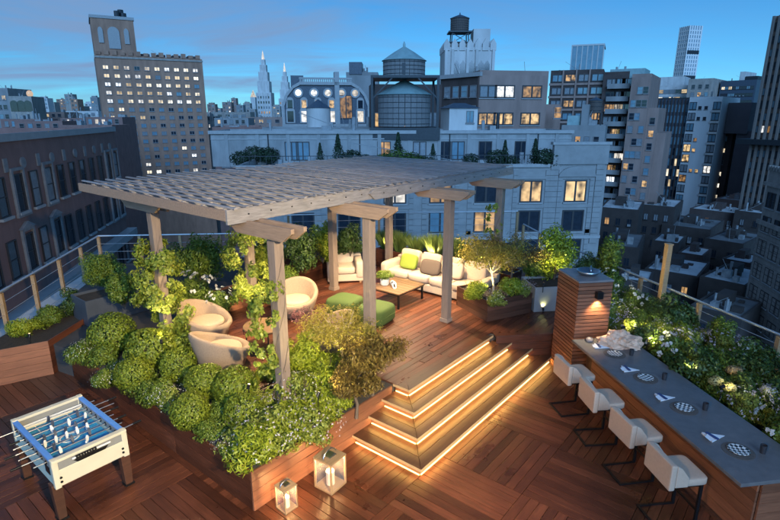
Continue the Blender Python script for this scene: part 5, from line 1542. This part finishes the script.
# ------------------------------------------------------------------ football table
ft = thing('football_table', 'cream table football game with blue field and steel rods', 'football table', (-4.62, 6.57, 0), TA)
ft.scale = (1.1, 1.06, 1.03)
FW, FLn, FH = .80, 1.32, .90
BLUEP = mat('blue_lit_rim', (.10, .26, .62), .3, var=.1)  # blue light on the rails put into their colour
FIELD = mat('teal_field', (.03, .26, .52), .3, var=.15, scale=8)  # blue-green field, brightened with the sky's reflection in its colour
GREYT = mat('grey_panel', (.22, .22, .21), .5, var=.1)
MINT = mat('mint_panel', (.42, .50, .44), .5, var=.08)
x, y = FW / 2, FLn / 2
for sg in (-1, 1):
    MB().box(sg * x - .025, sg * x + .025, -y, y, .52, FH - .14).build('side_panel', MINT, ft, bevel=.006)
    MB().box(sg * x - .026, sg * x + .026, -y, y, FH - .139, FH - .03).build('side_band', GREYT, ft, bevel=.004)
    MB().box(sg * x - .03, sg * x + .03, -y, y, FH - .029, FH).build('side_rail', BLUEP, ft, bevel=.006)
    MB().box(-x - .03, x + .03, sg * (y + .03) - .03, sg * (y + .03) + .03, .52, FH - .15).build('end_panel', CREAM, ft, bevel=.008)
    MB().box(-x - .03, x + .03, sg * (y + .03) - .028, sg * (y + .03) + .028, FH - .149, FH - .03).build('end_band', GREYT, ft, bevel=.004)
    MB().box(-x - .03, x + .03, sg * (y + .03) - .05, sg * (y + .03) + .03, FH - .029, FH + .01).build('end_rail', CREAM, ft, bevel=.008)
    for cx in (-1, 1):
        MB().box(cx * x - .034, cx * x + .034, sg * (y + .03) - .034, sg * (y + .03) + .034, .5, FH + .014).build('corner_post', CREAM, ft, bevel=.01)
        lg = MB(); lg.add([(cx * x + a_ * f_, sg * (y - .06) + b_ * f_ + (0 if z else sg * .02), z) for z, f_ in ((0, .045), (.53, .06)) for a_, b_ in ((-1, -1), (1, -1), (1, 1), (-1, 1))],
                          [(3, 2, 1, 0), (4, 5, 6, 7), (0, 1, 5, 4), (1, 2, 6, 5), (2, 3, 7, 6), (3, 0, 4, 7)])
        lg.build('leg', IPE_DARK, ft, bevel=.005)
        MB().box(cx * x - .06, cx * x + .06, sg * (y - .06) + sg * .02 - .06, sg * (y - .06) + sg * .02 + .06, 0, .025).build('foot', BLACKM, ft)
        for z in (.58, .64):
            MB().cyl((cx * (x - .04), sg * (y + .061), z), (cx * (x - .04), sg * (y + .068), z), .016, n=12).build('bolt', BLACKM, ft)
MB().box(-x + .03, x - .03, -y, y, .66, .70).build('field', FIELD, ft)
ln = MB()
ln.box(-x + .04, x - .04, -.008, .008, .701, .703); ln.lathe([(.12, 0), (.12, .003), (.10, .003), (.10, 0)], 28, (0, 0, .7005), close=False)
for sg in (-1, 1):
    ln.box(-.2, .2, sg * (y - .22) - .006, sg * (y - .22) + .006, .701, .703); ln.box(-.2, -.19, min(sg * y, sg * (y - .22)), max(sg * y, sg * (y - .22)), .701, .703); ln.box(.19, .2, min(sg * y, sg * (y - .22)), max(sg * y, sg * (y - .22)), .701, .703)
ln.build('field_lines', WHITE, ft)
for sg in (-1, 1): MB().box(-x + .03, x - .03, sg * y - sg * .1 - .008, sg * y - sg * .1 + .008, .78, .83).build('goal_ledge', WHITE, ft)
# scoring beads and handle slot on the near end
MB().cyl((-.22, -y - .085, FH - .06), (.22, -y - .085, FH - .06), .012, n=10).build('score_bar', WHITE, ft)
bead = MB().cyl((-.012, 0, 0), (.012, 0, 0), .024, n=12).mesh('score_bead', BLACKM)
for k in range(8): put('score_bead', bead, ft, (-.17 + k * .03, -y - .085, FH - .06))
MB().prism_y([(-.2, FH - .10), (.2, FH - .10), (.16, FH - .145), (-.16, FH - .145)], -y - .066, -y - .06).build('ball_return', BLACKM, ft)
MB().box(-x - .032, -x - .024, -y + .06, -y + .2, .66, .76).build('coin_door', BLACKM, ft)
plm = MB(); plm.sup((0, 0, .035), .018, .014, .02, 1, 1, 10, 8); plm.box(-.02, .02, -.012, .012, -.045, .02); plm.box(-.014, .014, -.012, .02, -.085, -.045)
pw1 = plm.mesh('player', WHITE, smooth=True); pw2 = plm.mesh('player', mat('dark_player', (.05, .06, .09), .4), smooth=True)
grip = MB().cyl((0, 0, 0), (.11, 0, 0), .016, n=10).mesh('grip', BLACKM, smooth=True)
bear = MB().cyl((-.035, 0, 0), (.035, 0, 0), .028, n=12).mesh('bearing', BLACKM)
for i in range(8):
    yy = -y + .13 + i * (FLn - .26) / 7; team = i in (0, 1, 3, 5); n_ = [1, 2, 3, 5, 5, 3, 2, 1][i]
    rodm = MB().cyl((-x - .19, 0, 0), (x + .19, 0, 0), .009, n=8).mesh('rod', STEEL, smooth=True)
    off = random.uniform(-.1, .1)
    o = put('rod', rodm, ft, (off, yy, FH - .085))
    put('grip', grip, o, (-x - .28 if i % 2 else x + .17, 0, 0))
    for sg in (-1, 1): put('bearing', bear, ft, (sg * x, yy, FH - .085))
    for k in range(n_): put('player', pw1 if team else pw2, o, ((k - (n_ - 1) / 2) * (.62 / max(n_, 2)), 0, 0), scale=.85, rot=(R(random.uniform(-25, 25)), 0, 0))

# ------------------------------------------------------------------ lanterns
def lantern(label, loc, w, h, rz, power):
    o = thing('candle_lantern', label, 'lantern', loc, rz, 'candle lanterns by the steps')
    k = w * .075; q = w / 2
    MB().box(-q, q, -q, q, 0, k * 1.2).build('base', TEAK, o, bevel=.004)
    for sx in (-1, 1):
        for sy in (-1, 1): MB().box(sx * (q - k / 2) - k / 2, sx * (q - k / 2) + k / 2, sy * (q - k / 2) - k / 2, sy * (q - k / 2) + k / 2, k * 1.2, h - k).build('post', TEAK, o)
    MB().box(-q - .004, q + .004, -q - .004, q + .004, h - k, h).build('top', TEAK, o, bevel=.004)
    MB().box(-w * .2, w * .2, -w * .2, w * .2, h + .001, h + .02).build('vent', STEEL, o, bevel=.003)
    q_ = MB(); pts = [(w * .42 * math.cos(a_), 0, h + w * .30 * math.sin(a_)) for a_ in np.linspace(0, math.pi, 13)]
    q_.tube(pts, .006, 6); q_.build('handle', STEEL, o)
    for sx, sy in ((1, 0), (-1, 0), (0, 1), (0, -1)):
        e = q - k / 2
        if sx: MB().box(sx * e - .0015, sx * e + .0015, -e + k / 2, e - k / 2, k * 1.2, h - k).build('pane', CLEAR, o)
        else: MB().box(-e + k / 2, e - k / 2, sy * e - .0015, sy * e + .0015, k * 1.2, h - k).build('pane', CLEAR, o)
    ch = h * .42; cr = w * .19
    c_ = MB().lathe([(cr, 0), (cr, ch), (cr * .85, ch), (cr * .6, ch - .015), (0, ch - .015)], 20, (0, 0, k * 1.21)).build('candle', WAX, o, smooth=True)
    f_ = MB().lathe([(0.001, 0), (.012, .012), (.009, .03), (.001, .06)], 10, (0, 0, k * 1.2 + ch - .01)).build('flame', FLAME, c_, smooth='all')
    lamp(o, (0, 0, k * 1.2 + ch + .06), power, (1, .58, .22), radius=.02, name='candle_light')
lantern('larger teak candle lantern beside the lowest step', W(-.28, -1.30, .001), .33, .50, TA + R(4), 14)
lantern('smaller teak candle lantern by the planter boards', W(-.98, -1.16, .001), .215, .37, TA - R(3), 9)

# ------------------------------------------------------------------ other planters with their planting
def box_planter(name, label, loc, rz, lx, ly, h, m, n=4, group=None):
    o = thing(name, label, 'planter', loc, rz, group)
    bh = h / n
    for k in range(n):
        z0 = k * bh
        MB().box(0, lx, 0, .03, z0 + .002, z0 + bh - .002).build('board', m, o, bevel=.003); MB().box(0, lx, ly - .03, ly, z0 + .002, z0 + bh - .002).build('board', m, o, bevel=.003)
        MB().box(0, .03, .031, ly - .031, z0 + .002, z0 + bh - .002).build('board', m, o, bevel=.003); MB().box(lx - .03, lx, .031, ly - .031, z0 + .002, z0 + bh - .002).build('board', m, o, bevel=.003)
    MB().box(.03, lx - .03, .03, ly - .03, h - .12, h - .06).build('soil', SOIL, o)
    return o
ZINC = mat('zinc', (.07, .08, .10), .45, metal=.3, var=.15, scale=4)
box_planter('zinc_planter', 'dark zinc planter box at the terrace edge behind the boxwood balls', W(-.55, 6.05, ZU - .02), TA, 1.7, .8, .60, ZINC, 1)
box_planter('low_wood_planter', 'low ipe planter behind the tub chairs', W(.95, 4.35, ZU), TA, 2.4, .65, .42, IPE_RED, 3)
box_planter('tall_wood_planter', 'tall dark ipe planter left of the armchair', W(4.55, 4.55, ZU), TA, 1.5, 1.3, .72, IPE, 5)
box_planter('rear_wood_planter', 'long ipe planter behind the beige sofa', W(7.3, -.3, ZU), TA, .7, 4.6, .55, IPE, 4)
fp = box_planter('square_wood_planter', 'square dark ipe planter with the gold maple by the landing', (2.22, 11.13, ZU), R(27), 1.3, 1.25, .50, IPE_DARK, 4)
box_planter('pale_planter', 'pale grey planter with a small glowing uplight at its foot', (3.45, 11.75, ZU), R(8), 1.25, .9, .62, CONC, 1)
# the left planter with a slanting front
lp = thing('corner_wood_planter', 'ipe corner planter by the left railing', 'planter', (0, 0, 0))
pts = [Vector((-8.25, 9.05)), Vector((-7.0, 9.85)), Vector((-6.93, 11.6))]
for a_, b_ in ((0, 1), (1, 2)):
    d_ = pts[b_] - pts[a_]; an = math.atan2(d_.y, d_.x)
    for k in range(5):
        o = MB().box(0.002, d_.length - .002, 0, .03, k * .15 + .003, k * .15 + .147).mesh('board', IPE_RED if a_ == 0 else IPE, bevel=.003)  # lit front in lighter wood, shaded side in darker wood
        put('board', o, lp, (pts[a_].x, pts[a_].y, 0), an)
MB().prism([(-8.25, 9.12), (-7.05, 9.9), (-6.98, 11.55), (-8.3, 11.55)], .55, .66).build('soil', SOIL, lp)

G1 = 'foliage along the left railing'
plant_px('lime_shrub', 'yellow green shrub in the corner planter at the railing', 'shrub', 24, 325, 15, .66, 'lime')
plant_px('leafy_shrub', 'rounded leafy shrub beside the yellow green one in the corner planter', 'shrub', 48, 316, 15, .66, 'leafy2')
plant_px('leafy_shrub', 'dark leafy shrub at the back of the corner planter', 'shrub', 72, 301, 16, .66, 'dark')
plant_px('arching_shrub', 'dark arching shrub with long leaves by the left railing', 'shrub', 102, 268, 25, 1.1, 'fluffy', zs=.75)
plant_px('arching_shrub', 'smaller arching shrub spilling over the zinc planter', 'shrub', 122, 288, 15, 1.15, 'upright', zs=.7)
plant_px('feathery_shrub', 'tall feathery green shrub between the two vine posts', 'shrub', 200, 258, 27, 1.0, 'fluffy')
plant_px('feathery_shrub', 'dark feathery shrub left of the bushy vine post', 'shrub', 176, 262, 18, 1.0, 'dark2')
plant_px('white_rose_bush', 'dark rose bush with white blooms behind the woven tub chair', 'shrub', 195, 292, 20, .95, 'leafy', 'fl_rose')
plant_px('white_rose_bush', 'rose bush with white blooms left of the bushy vine', 'shrub', 220, 300, 15, .98, 'leafy2', 'fl_rose')
plant_px('lime_shrub', 'lit yellow green shrub at the foot of the lit vine post', 'shrub', 176, 300, 13, .9, 'lime')
plant_px('leafy_shrub', 'leafy shrub in the low planter behind the woven tub chairs', 'shrub', 262, 292, 14, 1.0, 'dark')
plant_px('leafy_shrub', 'leafy shrub at the right end of the low planter', 'shrub', 285, 275, 15, 1.0, 'leafy')
# tall planter shrubs
plant_px('tall_shrub', 'tall dark shrub lit green from below in the tall ipe planter', 'shrub', 322, 240, 20, 1.3, 'bright')
plant_px('tall_shrub', 'dark green shrub beside the tall lit one', 'shrub', 300, 248, 20, 1.3, 'dark2', zs=1.2)
plant_px('tall_shrub', 'dark green shrub behind the armchair', 'shrub', 350, 240, 16, 1.3, 'dark', zs=1.2)
plant_px('tall_shrub', 'dark green shrub at the left end of the tall planter', 'shrub', 272, 250, 18, 1.2, 'dark', zs=1.2)
# grasses behind the sofa
def grass_mesh(seed, n, h, spread):
    rg = np.random.default_rng(seed); a_ = rg.random(n) * 6.283; r_ = spread * rg.random(n) ** .7; hh_ = h * rg.uniform(.6, 1, n); lean = rg.uniform(.1, .55, n)
    base = np.stack([.25 * r_ * np.cos(a_), .25 * r_ * np.sin(a_), np.zeros(n)], 1)
    tip = base + np.stack([np.cos(a_) * lean * hh_, np.sin(a_) * lean * hh_, hh_ * (1 - .35 * lean)], 1)
    mid = base * .5 + tip * .5 + np.array([0, 0, .10]) * hh_[:, None]
    sd = np.stack([-np.sin(a_), np.cos(a_), np.zeros(n)], 1) * .014
    v = np.stack([base - sd, base + sd, mid + sd, tip, mid - sd], 1).reshape(-1, 3)
    f = [(5 * i, 5 * i + 1, 5 * i + 2, 5 * i + 3, 5 * i + 4) for i in range(n)]
    me = bpy.data.meshes.new('blades'); me.from_pydata(v.tolist(), [], f); me.materials.append(LB_GRASS)
    at = me.attributes.new('tint', 'FLOAT', 'FACE'); at.data.foreach_set('value', rg.random(n).astype(np.float32)); me.update(); return me
gm = grass_mesh(4, 420, .85, .4)
LG = 'arching lit grass tuft in the planter behind the sofa'
for t_ in (.2, .9, 1.6, 2.3, 2.95, 3.6, 4.1):
    p = W(7.62 + random.uniform(-.1, .1), t_, ZU + .46)
    o = thing('grass_tuft', LG, 'grass', p, random.random() * 6, 'grass tufts behind the sofa'); put('blades', gm, o, scale=random.uniform(.85, 1.1))
    MB().lathe([(.10, -.02), (.06, .05), (0, .07)], 10).build('crown', BARK, o)
# square planter with maple and flowers
pm = at_z(490, 303, ZU + .42)
maple('gold_maple', 'gold and orange japanese maple with crooked pale trunk in the square planter', (pm.x + .1, pm.y + .25, ZU + .44), 21, 1.35, .85, LB_GOLD, 8, 4200, (.05, .095), br=.028)
maple('rust_maple', 'smaller rust leaved maple behind the crooked gold maple', (pm.x + .6, pm.y + .85, ZU + .44), 22, 1.25, .7, LB_RUST, 7, 2600, (.05, .09))
plant_px('lime_shrub', 'lit lime shrub at the foot of the crooked maple', 'shrub', 474, 288, 14, ZU + .44, 'lime')
plant_px('lime_shrub', 'lime shrub on the right of the square planter', 'shrub', 512, 285, 14, ZU + .44, 'lime2')
plant_px('flowering_mound', 'pale flowering mound spilling over the square planter corner', 'flowers', 496, 298, 13, ZU + .40, 'sage2', 'fl_sage2')
plant_px('flowering_mound', 'pale flowering mound on the right side of the square planter', 'flowers', 523, 288, 12, ZU + .42, 'sage2', 'fl_sage')
plant_px('lime_shrub', 'yellow lit shrub beside the right arm of the sofa', 'shrub', 472, 270, 12, ZU + .3, 'lime')
# shrubs round the pale planter
plant_px('tall_shrub', 'tall bright green shrub lit from below above the pale planter', 'shrub', 556, 252, 25, ZU + .56, 'bright')
plant_px('tall_shrub', 'dark shrub behind the slatted pillar', 'shrub', 588, 268, 15, ZU + .1, 'dark2', zs=1.0)
plant_px('tall_shrub', 'dark leafy shrub left of the bright one above the pale planter', 'shrub', 536, 264, 15, ZU + .56, 'leafy2', zs=1.3)

# long planter between the bar and the parapet
tp_ = thing('parapet_planter', 'long raised planter between the bar and the parapet railing', 'planter', (3.565, 9.14, 0), RB)
MB().box(1.22, 3.2, -5.5, 4.6, 0, .55).build('trough', IPE_DARK, tp_)
MB().box(1.27, 3.15, -5.45, 4.55, .551, .62).build('soil', SOIL, tp_)
bed = [('dark_shrub', 'dark leafy shrub right behind the slatted pillar', 626, 298, 17, 'dark', None, .8),
       ('dark_shrub', 'dark leafy shrub left of the tall wooden pole', 648, 306, 16, 'dark2', None, .75),
       ('upright_shrub', 'light green upright shrub against the parapet railing behind the pillar', 612, 262, 15, 'upright', None, 1.1),
       ('leafy_shrub', 'leafy shrub close behind the crystal rock', 642, 322, 14, 'leafy', None, 1.0),
       ('lime_shrub', 'glowing yellow green shrub at the foot of the tall wooden pole', 664, 332, 17, 'lime', None, 1.0),
       ('lime_shrub', 'smaller glowing yellow shrub right of the tall wooden pole', 682, 322, 14, 'lime2', None, 1.0),
       ('flower_shrub', 'grey green shrub dotted with lilac flowers behind the bar', 690, 346, 22, 'sage2', 'fl_mix', 1.0),
       ('flower_shrub', 'second shrub dotted with lilac flowers against the railing', 706, 338, 16, 'sage', 'fl_mix', 1.0),
       ('leafy_shrub', 'low leafy shrub at the bar edge behind the second tumbler', 672, 356, 15, 'leafy', None, 1.0),
       ('upright_shrub', 'lit upright green shrub at the low railing post', 724, 334, 15, 'upright', None, .75),
       ('white_rose_bush', 'rose bush with white blooms against the parapet railing', 742, 350, 18, 'leafy2', 'fl_rose', .8),
       ('white_rose_bush', 'dark rose bush with white blooms behind the farthest plate', 764, 372, 20, 'dark', 'fl_rose', .85),
       ('dark_shrub', 'low dark shrub along the stone counter edge', 706, 372, 20, 'dark2', None, .9),
       ('dark_shrub', 'low dark shrub under the tan hydrangea heads', 740, 392, 24, 'dark', None, .9),
       ('dark_shrub', 'dark shrub at the end of the parapet planter', 778, 402, 22, 'dark2', None, .9),
       ('leafy_shrub', 'leafy shrub leaning on the parapet rail beyond the roses', 776, 358, 15, 'leafy', None, .8),
       ('flower_shrub', 'grey green shrub with lilac flowers among the hydrangea heads', 752, 378, 18, 'sage2', 'fl_mix', 1.0),
       ('lime_shrub', 'yellow green shrub below the white roses', 722, 366, 15, 'lime', None, 1.0),
       ('leafy_shrub', 'leafy shrub directly under the yellow hydrangea head', 722, 392, 17, 'leafy', None, 1.0),
       ('leafy_shrub', 'leafy shrub beside the big white hydrangea head', 764, 396, 17, 'leafy2', None, 1.0),
       ('leafy_shrub', 'leafy shrub between pole and lilac flowers', 690, 326, 14, 'leafy2', None, 1.0),
       ('leafy_shrub', 'leafy green shrub at the middle of the parapet planter', 727, 356, 18, 'leafy2', None, 1.0)]
for nm, lb, u, v, r, k, f, zs in bed:
    plant_px(nm, lb, 'shrub', u, v, r, .62, k, f, None, zs)
for i_ in range(13):
    for x_ in (1.5, 2.0, 2.6):
        p = Vector(bp(x_ + prng.uniform(-.12, .12), 3.4 - i_ * .64 + prng.uniform(-.15, .15), .60))
        k_ = prng.choice(('leafy', 'leafy2', 'sage2', 'dark', 'lime'))
        BL_ = {'leafy': 'low leafy green shrub filling the bed by the railing', 'leafy2': 'low broad leaved shrub filling the bed by the railing', 'sage2': 'low pale green shrub filling the bed by the railing', 'dark': 'low dark green shrub filling the bed by the railing', 'lime': 'low lime green shrub filling the bed by the railing'}
        fl_k = {'sage2': 'fl_mix', 'leafy2': 'fl_rose'}.get(k_)
        if fl_k: BL_[k_] += ' with pale flowers'
        plant('bed_shrub', BL_[k_], 'shrub', p, k_, prng.uniform(.75, 1.05), fl_k, BL_[k_].replace('low ', '').replace('shrub', 'shrubs').replace('filling', 'in'))
def head_mesh(seed, m, n=460, r=.085):
    rg = np.random.default_rng(seed); d = rg.normal(size=(n, 3)); d /= np.linalg.norm(d, axis=1, keepdims=True)
    lump = 1 + .16 * np.sin(d @ (rg.normal(size=3) * 4)) 
    return leaf_mesh('flower_head', d * (r * lump * rg.uniform(.85, 1.05, n))[:, None] * np.array([1.15, 1, .75]), d, (.018, .034), .85, m, seed, 0, .9)
hm = {'t': head_mesh(1, FL_TAN), 'y': head_mesh(2, FL_YEL), 'w': head_mesh(3, FL_WHITE)}
for u, v, k, sc_, lb in [(735, 371, 't', 1.15, 'rounded tan hydrangea head above the dark shrubs'), (717, 381, 'y', 1.1, 'pale yellow hydrangea head nearest the stone counter'), (730, 387, 'y', .95, 'smaller yellow hydrangea head below the tan one'), (769, 391, 'w', 1.1, 'big white hydrangea head at the planter end'),
                         (764, 362, 'y', 1.2, 'yellow hydrangea head among the white roses'), (772, 371, 't', 1.0, 'tan hydrangea head below the yellow one among the roses')]:
    p = at_z(u, v, 1.05)
    o = thing('hydrangea_head', lb, 'flower', (p.x, p.y, .62)); put('bloom', hm[k], o, (0, 0, .43), scale=sc_ * 1.05)
    MB().tube([(0, 0, 0), (.03, .02, .2), (0, 0, .40)], [.008, .007, .006], 5).build('stalk', BARK, o)

# ------------------------------------------------------------------ railings
def railing(name, label, pts_, zr, z0, every, woodpost=True, rods=4):
    o = thing(name, label, 'railing', (pts_[0][0], pts_[0][1], 0))
    ox, oy = pts_[0][0], pts_[0][1]
    for i in range(len(pts_) - 1):
        a_, b_ = Vector(pts_[i]), Vector(pts_[i + 1]); a_ = a_ - Vector((ox, oy)); b_ = b_ - Vector((ox, oy))
        L_ = (b_ - a_).length; n_ = max(1, round(L_ / every))
        MB().cyl((a_.x, a_.y, zr), (b_.x, b_.y, zr), .026, n=10).build('top_rail', RAILM, o, smooth=True)
        for k in range(rods):
            z = zr - (zr - z0 - .1) * (k + 1) / (rods + .5)
            MB().cyl((a_.x, a_.y, z), (b_.x, b_.y, z), .007, n=6).build('rod', RAILM, o)
        for k in range(n_ + (1 if i == len(pts_) - 2 else 0)):
            p = a_.lerp(b_, k / n_)
            MB().box(-.04, .04, -.04, .04, z0, zr - .028).build('post', TEAK if woodpost else RAILM, o, loc=(p.x, p.y, 0), rz=math.atan2((b_ - a_).y, (b_ - a_).x))
    return o
railing('parapet_railing', 'steel rail with timber posts along the left edge of the terrace', [(-7.75, 6.4), (-8.36, 10.6), (-9.16, 15.98), (-4.2, 16.4)], 1.55, .3, 1.35)
railing('parapet_railing', 'steel rail with timber posts along the flower bed on the right', [(7.75, 6.2), (7.09, 8.78), (6.2, 12.3), (5.3, 15.9), (4.9, 18.8)], 1.35, .4, 1.75)
railing('parapet_railing', 'steel rail with timber posts behind the beige sofa', [(-3.6, 18.2), (-.4, 18.6), (4.7, 19.0)], 1.80, .6, 2.4)
tp = thing('wooden_pole', 'tall plain wooden pole standing at the parapet railing', 'pole', (6.30, 11.45, .3), R(10))
MB().box(-.06, .06, -.06, .06, 0, 2.08).build('shaft', TEAK, tp, bevel=.006); MB().box(-.07, .07, -.07, .07, 2.08, 2.11).build('cap', TEAK, tp)
MB().cyl((0, -.062, .75), (0, -.09, .75), .02, n=8).build('hook', STEEL, tp)
# low parapet walls under the railings
pw1_ = thing('parapet_wall', 'low grey parapet wall under the right railing', 'wall', (0, 0, 0))
MB().prism([(7.0, 8.76), (7.25, 8.82), (5.1, 18.9), (4.85, 18.85)], -1, .42).build('wall', CONC, pw1_); MB().prism([(6.95, 8.74), (7.3, 8.83), (5.15, 18.95), (4.8, 18.85)], .421, .47).build('coping', TRIM, pw1_)
pw2_ = thing('parapet_wall', 'low pale parapet coping under the left railing', 'wall', (0, 0, 0))
MB().prism([(-8.55, 9.4), (-8.2, 9.4), (-9.0, 16.1), (-9.4, 16.1)], -1, .42).build('wall', BRICK, pw2_); MB().prism([(-8.7, 9.35), (-8.15, 9.35), (-8.95, 16.15), (-9.5, 16.15)], .421, .49).build('coping', TRIM, pw2_)

# ------------------------------------------------------------------ lamps of the terrace
def uplight(label, p, power, target, angle=95, color=(1.0, .80, .34), stake=.15):
    o = thing('garden_spotlight', label, 'lamp', p)
    MB().cyl((0, 0, -stake), (0, 0, .02), .008, n=6).build('spike', BLACKM, o)
    d_ = (Vector(target) - Vector(p)).normalized()
    c_ = Vector((0, 0, .05))
    MB().cyl(c_ - d_ * .03, c_ + d_ * .045, .022, .026, n=12).build('housing', BLACKM, o)
    MB().cyl(c_ + d_ * .0455, c_ + d_ * .048, .017, n=12).build('lens', BULB, o)
    l_ = c_ + d_ * .07
    lamp(o, l_, power, color, spot=angle, target=l_ + d_, blend=.9, radius=.03)
def px_uplight(label, u, v, z, power, up=(0, 0, 1), **k):
    p = at_z(u, v, z); uplight(label, p, power, p + Vector(up), **k)
GRN = (.98, .92, .34)
px_uplight('small spotlight glowing beside the gold maple trunk', 352, 360, 1.0, 95, (-.25, .1, 1), angle=160, stake=.4)
px_uplight('small spotlight hidden in the lime shrubs of the front planter', 318, 398, 1.14, 80, (.15, .3, .35), angle=160, stake=.45)
uplight('staked spotlight aimed at the lit vine post', W(-.55, 2.75, 1.15), 110, W(-.02, 3.5, 2.1), stake=.6, angle=80)
uplight('staked spotlight aimed at the bushy vine post', W(1.35, 2.95, .70), 150, W(2.05, 3.5, 2.4), angle=80)
uplight('small spotlight at the front corner pergola post', W(-.55, .15, 1.15), 36, W(-.1, .1, 2.6), angle=70, stake=.6)
uplight('small spotlight in the tall ipe planter', W(4.62, 4.70, 1.36), 90, W(5.1, 5.1, 2.6), color=GRN)
uplight('small spotlight in the square planter under the crooked maple', W(5.42, -.72, 1.30), 42, W(5.85, -.3, 2.4), angle=150, stake=.3)
uplight('small spotlight behind the sofa grasses', W(7.36, 2.2, 1.22), 60, W(7.6, 2.4, 2.4), angle=150)
uplight('second small spotlight behind the sofa grasses', W(7.36, 3.9, 1.22), 60, W(7.6, 3.9, 2.4), angle=150)
uplight('third small spotlight behind the right end of the sofa', W(7.36, .6, 1.22), 60, W(7.6, .6, 2.4), angle=150)
p = at_z(543, 312, ZU + .02); uplight('small bare uplight on the deck before the pale planter', (p.x, p.y, ZU + .03), 5, (p.x + .05, p.y + .5, ZU + .7), angle=110, color=GRN, stake=.03)
uplight('small spotlight on top of the pale planter', (3.62, 11.72, ZU + .66), 95, (3.95, 12.25, 2.2), angle=120, color=GRN)
def bedlight(label, y, power, z=.98, x=1.27, tx=1.0, tz=.25): uplight(label, Vector(bp(x, y, z)), power, Vector(bp(x + tx, y + .1, z + tz)), angle=150, stake=.5, color=(1.0, .86, .36))
bedlight('staked spotlight behind the crystal rock', .55, 55)
bedlight('staked spotlight in line with the tall wooden pole', -.25, 75)
bedlight('staked spotlight among the lilac flowers behind the bar', -1.25, 30)
bedlight('staked spotlight before the white rose bushes', -2.1, 14, z=1.1)
bedlight('staked spotlight behind the slatted pillar', 1.9, 60, z=1.2)
px_uplight('small spotlight in the corner planter', 30, 338, .85, 16, (-.1, .3, 1), angle=150, stake=.25)

def downlight(label, s, t, power, angle=120, z=3.52):
    p = W(s, t, z); o = thing('pergola_downlight', label, 'lamp', p, TA, 'downlights under the pergola rafters')
    MB().cyl((0, 0, 0), (0, 0, .06), .045, n=14).build('housing', BLACKM, o); MB().cyl((0, 0, -.004), (0, 0, -.001), .038, n=14).build('lens', BULB, o)
    lamp(o, (0, 0, -.03), power, WARM, spot=angle, target=(0, 0, -1), blend=.7, radius=.05)
downlight('black downlight under the pergola above the beige sofa', 6.1, 2.0, 620)
downlight('black downlight under the pergola above the coffee table', 4.9, 1.0, 640)
downlight('black downlight under the pergola above the tub chairs', 1.2, 2.2, 600)
downlight('black downlight under the pergola above the green poufs', 3.4, 2.2, 640)

fl2 = thing('unseen_flood_lamp', 'added unseen warm fill lamp on a mast behind the viewpoint, aimed at the bar', 'lamp', (-3.2, -2.2, 0))  # added fill lamp out of view, warms the stools and bar
MB().cyl((0, 0, 0), (0, 0, 6.0), .05, n=12).build('mast', BLACKM, fl2); MB().box(-.2, .2, -.1, .06, 6.0, 6.3).build('housing', BLACKM, fl2, bevel=.01)
lamp(fl2, (0, .1, 6.15), 1500, (1.0, .70, .40), spot=42, target=Vector((3.6, 6.8, .6)) - Vector((-3.2, -2.2, 0)), blend=.8, radius=.12)

# floodlight on a mast behind the viewpoint, to the right
fl = thing('unseen_flood_lamp', 'warm flood lamp on a mast behind the viewpoint', 'lamp', (3.6, -2.6, 0))
MB().cyl((0, 0, 0), (0, 0, 6.6), .05, n=12).build('mast', BLACKM, fl); MB().box(-.2, .2, -.1, .06, 6.6, 6.9).build('housing', BLACKM, fl, bevel=.01)
lamp(fl, (0, .1, 6.75), 12500, (1.0, .78, .44), spot=62, target=Vector((-3.6, 7.6, .4)) - Vector((3.6, -2.6, 0)), blend=.7, radius=.12)
